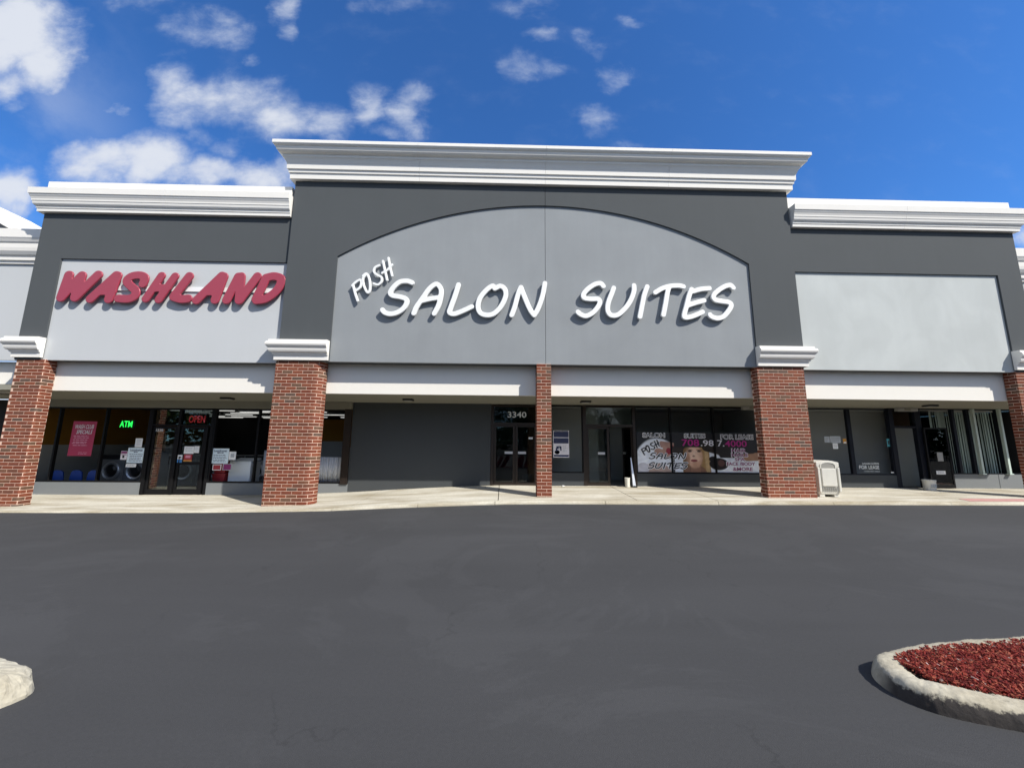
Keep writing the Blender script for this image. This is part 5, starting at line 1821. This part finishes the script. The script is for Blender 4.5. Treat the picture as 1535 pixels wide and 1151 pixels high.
# ------------------------------------------------------------------ right shop: blinds, posts
bl = thing('vertical_blind', 'pale green vertical blind slats behind the rightmost window', 'blind', (16.7, 13.75, 0.69))
slat = MB().box(-.058, .058, -.002, .002, 0, 2.18).mesh('slat', 'blind_sage')
i = 0
x = 15.62
while x < 18.2:
    link('slat', slat, bl, (x - 16.7, random.uniform(-.01, .01), 0), random.uniform(.05, .6))
    x += .100
MB().box(-1.15, 1.55, -.03, .03, 2.185, 2.23).obj('head_rail', 'box_gray', bl)
for x, lab in ((16.45, 'pale green post behind the middle of the blinds window'), (17.40, 'pale green corner post at the right end of the blinds window')):
    t = thing('window_post', lab, 'post', (x, Y0 - .075, .69), group='pale posts behind the blinds window')
    MB().box(-.036, .036, -.04, .04, 0, 2.24).obj('post_shaft', 'post_pale', t)
    MB().box(-.07, .07, -.06, .06, 0, .03).obj('foot_plate', 'post_pale', t)

# ------------------------------------------------------------------ trash bin
def trash_bin():
    x, y = 9.40, 11.42
    t = thing('trash_bin', 'beige plastic trash bin beside the wide brick column', 'trash bin', (x, y, walk_z(x, y)), rotz=math.radians(-4))
    w, d = .30, .27

    def ring(hw, hd, z, r, n=5):
        pts = []
        for cx, cy, a0 in ((hw - r, -hd + r, -90), (hw - r, hd - r, 0), (-hw + r, hd - r, 90), (-hw + r, -hd + r, 180)):
            for i in range(n + 1):
                a = math.radians(a0 + 90 * i / n)
                pts.append((cx + r * math.cos(a), cy + r * math.sin(a), z))
        return pts
    b = MB()
    rows = [(w * .93, d * .93, .07, .05), (w * .97, d * .97, .10, .06), (w, d, .14, .07), (w, d, .20, .07), (w * .985, d * .985, .22, .07), (w * 1.0, d * 1.0, .24, .07), (w * 1.03, d * 1.03, .78, .07), (w * 1.05, d * 1.05, .80, .07),
            (w * 1.05, d * 1.05, .84, .07)]
    for hw, hd, z, r in rows:
        b.v += ring(hw, hd, z, r)
    k = 24
    for i in range(len(rows) - 1):
        for j in range(k):
            b.f.append((i * k + j, i * k + (j + 1) % k, (i + 1) * k + (j + 1) % k, (i + 1) * k + j))
    b.f.append(tuple(reversed(range(k))))
    b.f.append(tuple((len(rows) - 1) * k + j for j in range(k)))
    b.obj('body', 'bin_beige', t, smooth=False)
    # hood: arched top with a front mouth
    hd_ = MB()
    hw, hdp = w * 1.05, d * 1.05
    n = 14
    arch = []
    for i in range(n + 1):
        u = -1 + 2 * i / n
        arch.append((hw * u, .97 + .055 * math.cos(u * math.pi / 2)))
    for yy in (-hdp, hdp):
        hd_.v += [(-hw, yy, .842)] + [(px, yy, pz) for px, pz in arch] + [(hw, yy, .842)]
    k = n + 3
    hd_.f = [(i, i + 1, k + i + 1, k + i) for i in range(k - 1)] + [(k - 1, 0, k, 2 * k - 1), tuple(range(k)), tuple(reversed(range(k, 2 * k)))]
    hd_.obj('hood', 'bin_beige', t, bevel=.012)
    # arch shaped frame and the recessed mouth with swing flap
    fr = MB()
    inner = [(-.195, .80)] + [(.195 * -math.cos(math.pi * i / 12), .885 + .075 * math.sin(math.pi * i / 12)) for i in range(13)] + [(.195, .80)]
    outer = [(-.225, .80)] + [(.225 * -math.cos(math.pi * i / 12), .89 + .095 * math.sin(math.pi * i / 12)) for i in range(13)] + [(.225, .80)]
    m_ = len(inner)
    for yy in (-hdp - .016, -hdp + .004):
        fr.v += [(px, yy, pz) for px, pz in inner] + [(px, yy, pz) for px, pz in outer]
    for i in range(m_ - 1):
        fr.f.append((i, i + 1, m_ + i + 1, m_ + i))
        fr.f.append((m_ + i, m_ + i + 1, 3 * m_ + i + 1, 3 * m_ + i))
        fr.f.append((i, 2 * m_ + i, 2 * m_ + i + 1, i + 1))
    fr.f += [(0, m_, 3 * m_, 2 * m_), (m_ - 1, 3 * m_ - 1, 4 * m_ - 1, 2 * m_ - 1)]
    fr.obj('mouth_frame', 'bin_beige', t)
    fl = MB()
    fl.v = [(px * .99, -hdp - .004, pz) for px, pz in inner] + [(px * .99, -hdp - .001, pz) for px, pz in inner]
    fl.f = [tuple(range(m_)), tuple(reversed(range(m_, 2 * m_)))] + [(i, (i + 1) % m_, m_ + (i + 1) % m_, m_ + i) for i in range(m_)]
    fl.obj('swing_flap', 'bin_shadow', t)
    MB().box(-.20, .20, -hdp - .030, -hdp + .01, .30, .80).obj('door_panel', 'bin_beige', t, bevel=.014)
    for r in range(3):
        for c in range(7):
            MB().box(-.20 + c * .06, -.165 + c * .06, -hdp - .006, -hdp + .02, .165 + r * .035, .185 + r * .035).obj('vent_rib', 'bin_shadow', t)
    MB().box(-w * .9, -w * .45, -d * .9, d * .9, 0, .075).obj('foot', 'bin_beige', t)
    MB().box(w * .45, w * .9, -d * .9, d * .9, 0, .075).obj('foot', 'bin_beige', t)
    for sx in (-1, 1):
        MB().box(sx * .275 - .03, sx * .275 + .03, -hdp - .03, -hdp + .03, .14, .83).obj('corner_post', 'bin_beige', t, bevel=.014)


trash_bin()


def bucket(label, x, y, z, r, h, m, handle=True):
    t = thing('bucket', label, 'bucket', (x, y, z))
    MB().lathe([(r * .86, 0), (r * .88, .005), (r * .97, h * .86), (r * 1.03, h * .87), (r * 1.04, h * .95), (r, h * .955), (r * 1.0, h), (r * .93, h), (r * .8, h * .12)], 24).obj('bucket_body', m, t, smooth=False)
    if handle:
        hb_ = MB()
        pts = [(r * 1.03 * math.cos(a), -r * .35 * math.sin(a), h * .86 - r * .75 * math.sin(a)) for a in [math.pi * i / 10 for i in range(11)]]
        for p, q in zip(pts[:-1], pts[1:]):
            hb_.tube(p, q, .004, n=6)
        hb_.obj('handle', 'chrome', t)
    return t


b = bucket('white bucket with printed side at the rightmost open door', 14.06, 12.72, walk_z(14, 12.72), .17, .33, 'bucket_white')
lb = MB()
for i in range(10):
    a = -2.2 + i * .12
    for a0, z0, z1 in ((a, .10, .20),):
        r = .166
        lb.hexa([(r * math.cos(a0), r * math.sin(a0), z0), (r * math.cos(a0 + .07), r * math.sin(a0 + .07), z0), ((r + .003) * math.cos(a0 + .07), (r + .003) * math.sin(a0 + .07), z0), ((r + .003) * math.cos(a0), (r + .003) * math.sin(a0), z0),
                 (r * math.cos(a0), r * math.sin(a0), z1), (r * math.cos(a0 + .07), r * math.sin(a0 + .07), z1), ((r + .003) * math.cos(a0 + .07), (r + .003) * math.sin(a0 + .07), z1), ((r + .003) * math.cos(a0), (r + .003) * math.sin(a0), z1)])
lb.obj('print', 'ink_gray', b, kind='stuff')
bucket('small pale canister propped at the open middle door', 4.12, 12.98, walk_z(4.1, 12.98), .085, .30, 'bucket_white', False)
bucket('pale blue bucket inside behind the double door', .86, 13.62, .20, .19, .36, 'bucket_blue')
t = thing('leaf_edge_shine', 'pale metal strip standing in for the shine along the open middle door leaf', 'strip', (4.33, 13.0, walk_z(4.3, 13.0)))  # strip added to stand for the shine on the leaf's edge
MB().hexa([(-.05, -.10, 0), (.05, -.10, 0), (.05, .06, 0), (-.05, .06, 0), (-.035, .10, .95), (-.012, .10, .95), (-.012, .13, .95), (-.035, .13, .95)]).obj('strip_body', 'chrome', t)
MB().box(-.08, .08, -.14, .04, .0, .05).obj('strip_foot', 'fixture_dark', t)
t = thing('litter', 'crumpled white paper scrap on the sidewalk by the middle shop', 'litter', (1.98, 12.95, walk_z(1.98, 12.95)))
me_ = bmesh.new()
bmesh.ops.create_icosphere(me_, subdivisions=2, radius=.06)
for v in me_.verts:
    v.co *= 1 + .5 * mnoise.noise(v.co * 40)
    v.co.z = v.co.z * .4 + .02
m2 = bpy.data.meshes.new('scrap'); me_.to_mesh(m2); me_.free(); m2.materials.append(MATS['litter_white'])
link('scrap', m2, t)

# ------------------------------------------------------------------ kerbed islands
def smooth_closed(p, n=6):
    m_ = len(p)
    out = []
    for i in range(m_):
        a, b, c, d = [np.array(p[(i + k) % m_], float) for k in (-1, 0, 1, 2)]
        for k in range(n):
            s = k / n
            out.append(0.5 * (2 * b + (c - a) * s + (2 * a - 5 * b + 4 * c - d) * s * s + (3 * b - a - 3 * c + d) * s ** 3))
    return np.array(out)


def resample(p, n):
    q = np.vstack([p, p[:1]])
    L_ = np.concatenate([[0], np.cumsum(np.hypot(*np.diff(q, axis=0).T))])
    s = np.linspace(0, L_[-1], n, endpoint=False)
    return np.stack([np.interp(s, L_, q[:, 0]), np.interp(s, L_, q[:, 1])], 1)


def inset(p, d):
    t_ = np.roll(p, -1, 0) - np.roll(p, 1, 0)
    t_ /= np.linalg.norm(t_, axis=1)[:, None]
    return p + np.stack([-t_[:, 1], t_[:, 0]], 1) * d       # inward for counter-clockwise outlines


OUT_R = [(2.575, 2.74), (2.585, 2.655), (2.66, 2.56), (2.82, 2.47), (3.08, 2.37), (3.6, 2.22), (4.4, 2.02), (5.6, 1.75), (6.6, 1.7), (7.1, 2.1), (7.2, 2.8), (6.9, 3.35), (6.0, 3.42), (4.6, 3.33), (3.9, 3.27), (3.4, 3.21), (3.0, 3.13), (2.76, 3.05), (2.65, 2.96), (2.595, 2.86)]
outl = resample(smooth_closed(OUT_R), 900)
isl = thing('planting_island', 'kerbed parking lot island filled with red mulch at lower right', 'island', (4.5, 2.7, 0))
inv = Matrix.Translation((-4.5, -2.7, 0))
secs = [(-.015, -.05), (-.006, .012), (0.0, 0.04), (.010, .070), (.022, .092), (.042, .108), (.070, .114), (.105, .116), (.140, .114), (.165, .108), (.180, .092), (.186, .03)]
mb = MB()
n = len(outl)
for (d, z) in secs:
    p = inset(outl, d)
    for i in range(n):
        x, y = p[i]
        v = Vector((x, y, z))
        k = .012 * mnoise.noise(v * 3.5) + .008 * mnoise.noise(v * 11) + .007 * mnoise.noise(v * 29) + .004 * mnoise.noise(v * 60)
        k2 = .008 * mnoise.noise(v * 4.2 + Vector((9, 0, 0))) + .006 * mnoise.noise(v * 15 + Vector((3, 1, 0))) + .006 * mnoise.noise(v * 34) + .003 * mnoise.noise(v * 70)
        cx_ = x - outl[i][0]
        nrm = inset(outl, 1)[i] - outl[i] if False else None
        mb.v.append((x + k * .7, y + k * .7, z + (k2 if z > .05 else 0)))
for j in range(len(secs) - 1):
    for i in range(n):
        i2 = (i + 1) % n
        mb.f.append((j * n + i, j * n + i2, (j + 1) * n + i2, (j + 1) * n + i))
o = mb.obj('kerb_ring', 'kerb_ring_concrete', isl, smooth=True, recalc=False)
o.matrix_parent_inverse = inv
# mulch bed and chips
def inset_var(p, base):
    t_ = np.roll(p, -1, 0) - np.roll(p, 1, 0)
    t_ /= np.linalg.norm(t_, axis=1)[:, None]
    nin = np.stack([-t_[:, 1], t_[:, 0]], 1)
    nx_, ny_ = -nin[:, 0], -nin[:, 1]
    d = base + .075 * np.clip(-nx_, 0, 1) ** 2 - .042 * np.clip(ny_, 0, 1) ** 2
    return p + nin * d[:, None]


inner = inset_var(outl, .150)
bed = MB()
cx_, cy_ = 4.6, 2.68
rings_ = [1.0, .85, .7, .5, .3, .12]
for f_ in rings_:
    for x, y in inner[::6]:
        X_, Y_ = cx_ + (x - cx_) * f_, cy_ + (y - cy_) * f_
        bed.v.append((X_, Y_, .080 + .035 * (1 - f_ ** 3) + .008 * min(1, max(0, (Y_ - 2.95) / .12)) + .012 * mnoise.noise(Vector((X_ * 7, Y_ * 7, 0)))))
k = len(inner[::6])
for j in range(len(rings_) - 1):
    for i in range(k):
        bed.f.append((j * k + i, j * k + (i + 1) % k, (j + 1) * k + (i + 1) % k, (j + 1) * k + i))
bed.f.append(tuple((len(rings_) - 1) * k + i for i in range(k)))
o = bed.obj('mulch_bed', 'soil', isl, recalc=False)
o.matrix_parent_inverse = inv
poly = [(float(a), float(b)) for a, b in inset_var(outl, .132)[::6]]


def inside(x, y):
    c = False
    for (x1, y1), (x2, y2) in zip(poly, poly[1:] + poly[:1]):
        if (y1 > y) != (y2 > y) and x < (x2 - x1) * (y - y1) / (y2 - y1) + x1:
            c = not c
    return c


chips = MB()
rnd = random.Random(5)
cnt = 0
while cnt < 26000:
    x = rnd.uniform(2.6, 4.9) if cnt < 23500 else rnd.uniform(4.8, 7.1)
    y = rnd.uniform(1.7, 3.5)
    if not inside(x, y):
        continue
    cnt += 1
    f_ = 1 - min(1, abs(y - 2.7) / .45)
    z = .092 + .03 * max(0, f_) + rnd.uniform(-.004, .018) + .010 * min(1, max(0, (y - 2.95) / .12))
    L_ = rnd.uniform(.005, .017) * (1.8 if rnd.random() < .06 else 1)
    W_ = rnd.uniform(.002, .0055)
    T_ = rnd.uniform(.0015, .004)
    a = rnd.uniform(0, 2 * math.pi)
    e = rnd.gauss(0, .35)
    d = Vector((math.cos(a) * math.cos(e), math.sin(a) * math.cos(e), math.sin(e)))
    s = Vector((-math.sin(a), math.cos(a), 0)) 
    u = d.cross(s)
    c = Vector((x, y, z))
    tw = rnd.uniform(.3, .9)
    P = []
    for su in (-1, 1):
        for (sd, ss) in ((-1, -1), (1, -tw), (1, tw), (-1, 1)):
            P.append(c + d * (L_ * sd) + s * (W_ * ss) + u * (T_ * su))
    chips.hexa(P)
o = chips.obj('mulch', 'mulch_chips', isl, kind='stuff', recalc=False)
o.matrix_parent_inverse = inv

# left island: only its broken concrete nose reaches into view
OUT_L = [(-2.985, 2.735), (-3.0, 2.81), (-3.08, 2.88), (-3.25, 2.955), (-3.42, 3.03), (-3.8, 3.12), (-4.6, 3.2), (-5.4, 3.15), (-5.7, 2.7), (-5.4, 2.3), (-4.6, 2.25), (-3.9, 2.30), (-3.45, 2.38), (-3.17, 2.50), (-3.04, 2.60), (-2.995, 2.67)]
outl2 = resample(smooth_closed(OUT_L), 420)
isl2 = thing('kerb_island', 'broken pale concrete kerb nose at the lower left edge', 'island', (-4.3, 2.7, 0))
inv = Matrix.Translation((4.3, -2.7, 0))
mb = MB()
n = len(outl2)
secs2 = [(-.01, -.05), (.0, .02), (.010, .05), (.028, .085), (.055, .112), (.10, .128), (.17, .138), (.26, .142), (.36, .140), (.44, .14)]
cen = np.array([-4.3, 2.72])
for d, z in secs2:
    f_ = d / .44
    p = inset(outl2, min(d, .12))
    if d > .12:
        p = p + (cen - p) * ((d - .12) / .32) ** 1.2 * .97
    for i in range(n):
        x, y = p[i]
        v = Vector((x, y, z))
        k = .030 * mnoise.noise(v * 4.0) + .018 * mnoise.noise(v * 12) + .010 * mnoise.noise(v * 30)
        kz = .030 * mnoise.noise(v * 3.3 + Vector((4, 2, 0))) + .014 * mnoise.noise(v * 13) + .007 * mnoise.noise(v * 33)
        mb.v.append((x + (k if z > 0 else 0), y + (k if z > 0 else 0) * .7, z + (kz if z > .04 else 0)))
for j in range(len(secs2) - 1):
    for i in range(n):
        i2 = (i + 1) % n
        mb.f.append((j * n + i, j * n + i2, (j + 1) * n + i2, (j + 1) * n + i))
mb.f.append(tuple((len(secs2) - 1) * n + i for i in range(n)))
o = mb.obj('concrete_cap', 'rough_concrete', isl2, recalc=False)
o.matrix_parent_inverse = inv
ck_ = MB()
pts = [(-3.02, 2.74), (-3.12, 2.73), (-3.25, 2.715), (-3.4, 2.70), (-3.6, 2.72)]

# ------------------------------------------------------------------ trees across the lot (they show in the glass)
def tree_mesh(seed):
    rnd = random.Random(seed)
    tr = MB()
    tr.tube((0, 0, -.2), (0.1, 0, 2.6), .26, .18, 10)
    tips = []
    for i in range(9):
        a = 2 * math.pi * i / 9 + rnd.uniform(-.3, .3)
        z0 = rnd.uniform(1.9, 3.4)
        r = rnd.uniform(1.2, 2.6)
        p1 = (r * .5 * math.cos(a), r * .5 * math.sin(a), z0 + rnd.uniform(.8, 1.6))
        p2 = (r * math.cos(a), r * math.sin(a), z0 + rnd.uniform(1.6, 3.8))
        tr.tube((0.08, 0, z0 - .4), p1, .10, .07, 7)
        tr.tube(p1, p2, .07, .03, 6)
        tips += [p1, p2]
    tr.tube((.1, 0, 2.6), (0, .1, 6.0), .18, .05, 8)
    tips += [(0, 0, 5.0), (0, .1, 6.2)]
    lf = MB()
    for t_ in tips:
        for q in range(2):
            c = Vector(t_) + Vector((rnd.gauss(0, .5), rnd.gauss(0, .5), rnd.gauss(0, .4)))
            R = rnd.uniform(.6, 1.15)
            for _ in range(75):
                d = Vector((rnd.gauss(0, 1), rnd.gauss(0, 1), rnd.gauss(0, .8)))
                p = c + d.normalized() * R * (rnd.random() ** .5)
                s = rnd.uniform(.07, .16)
                e1 = Vector((rnd.gauss(0, 1), rnd.gauss(0, 1), rnd.gauss(0, 1))).normalized()
                e2 = e1.orthogonal().normalized()
                b = len(lf.v)
                lf.v += [tuple(p - e1 * s), tuple(p + e2 * s * .5), tuple(p + e1 * s), tuple(p - e2 * s * .5)]
                lf.f.append((b, b + 1, b + 2, b + 3))
    return tr.mesh('trunk', 'bark'), lf.mesh('crown', 'leaf', recalc=False)


TM = [tree_mesh(11), tree_mesh(12)]
TREES = [(-34, -30, 1.25), (-27, -33, 1.05), (-21, -29, 1.3), (-14.5, -32, 1.15), (-9, -30, 1.35), (-3, -34, 1.1), (2.5, -30, 1.3), (8.5, -33, 1.2), (14, -29, 1.0), (20, -32, 1.3), (27, -30, 1.15), (34, -33, 1.25), (-31, -44, 1.8), (-22, -46, 1.7), (-13, -44, 1.85), (-4, -47, 1.75), (5, -45, 1.8), (14, -47, 1.7), (23, -44, 1.85), (32, -46, 1.8), (-42, -40, 1.7), (42, -41, 1.7), (-52, -34, 1.8), (-60, -28, 1.9), (-66, -18, 1.9), (-48, -26, 1.5), (-41, -30, 1.4), (-70, -40, 2.0), (52, -34, 1.8), (60, -28, 1.9), (66, -18, 1.9), (48, -26, 1.5), (41, -30, 1.4), (70, -40, 2.0)]
for i, (x, y, s) in enumerate(TREES):
    a, b = TM[i % 2]
    t = thing('shade_tree', 'leafy green shade tree across the lot, mirrored in the shop glass', 'tree', (x, y, 0), rotz=i * 1.3, group='shade trees across the lot')
    link('trunk', a, t)
    link('crown', b, t)
    t.scale = (s * 1.15, s * 1.15, s)

# unseen far belt of shrubs and trees, added to block horizon sky in reflections
rnd = random.Random(33)
fb = MB()
for i in range(15000):
    a = math.radians(rnd.uniform(188, 352))
    R = rnd.gauss(78, 3)
    h = 6.2 + 1.6 * mnoise.noise(Vector((a * 9, 0, 0))) + 1.0 * mnoise.noise(Vector((a * 31, 2, 0)))
    p = Vector((R * math.cos(a), R * math.sin(a) * .9, rnd.uniform(0, 1) ** .8 * h))
    sz = rnd.uniform(.35, .8)
    e1 = Vector((rnd.gauss(0, 1), rnd.gauss(0, 1), rnd.gauss(0, 1))).normalized()
    e2 = e1.orthogonal().normalized()
    b = len(fb.v)
    fb.v += [tuple(p - e1 * sz), tuple(p + e2 * sz * .6), tuple(p + e1 * sz), tuple(p - e2 * sz * .6)]
    fb.f.append((b, b + 1, b + 2, b + 3))
o = fb.obj('treeline', 'leaf', kind='stuff', recalc=False)
o['label'] = 'far green treeline around the lot, added to cover the bright horizon mirrored in the glass'
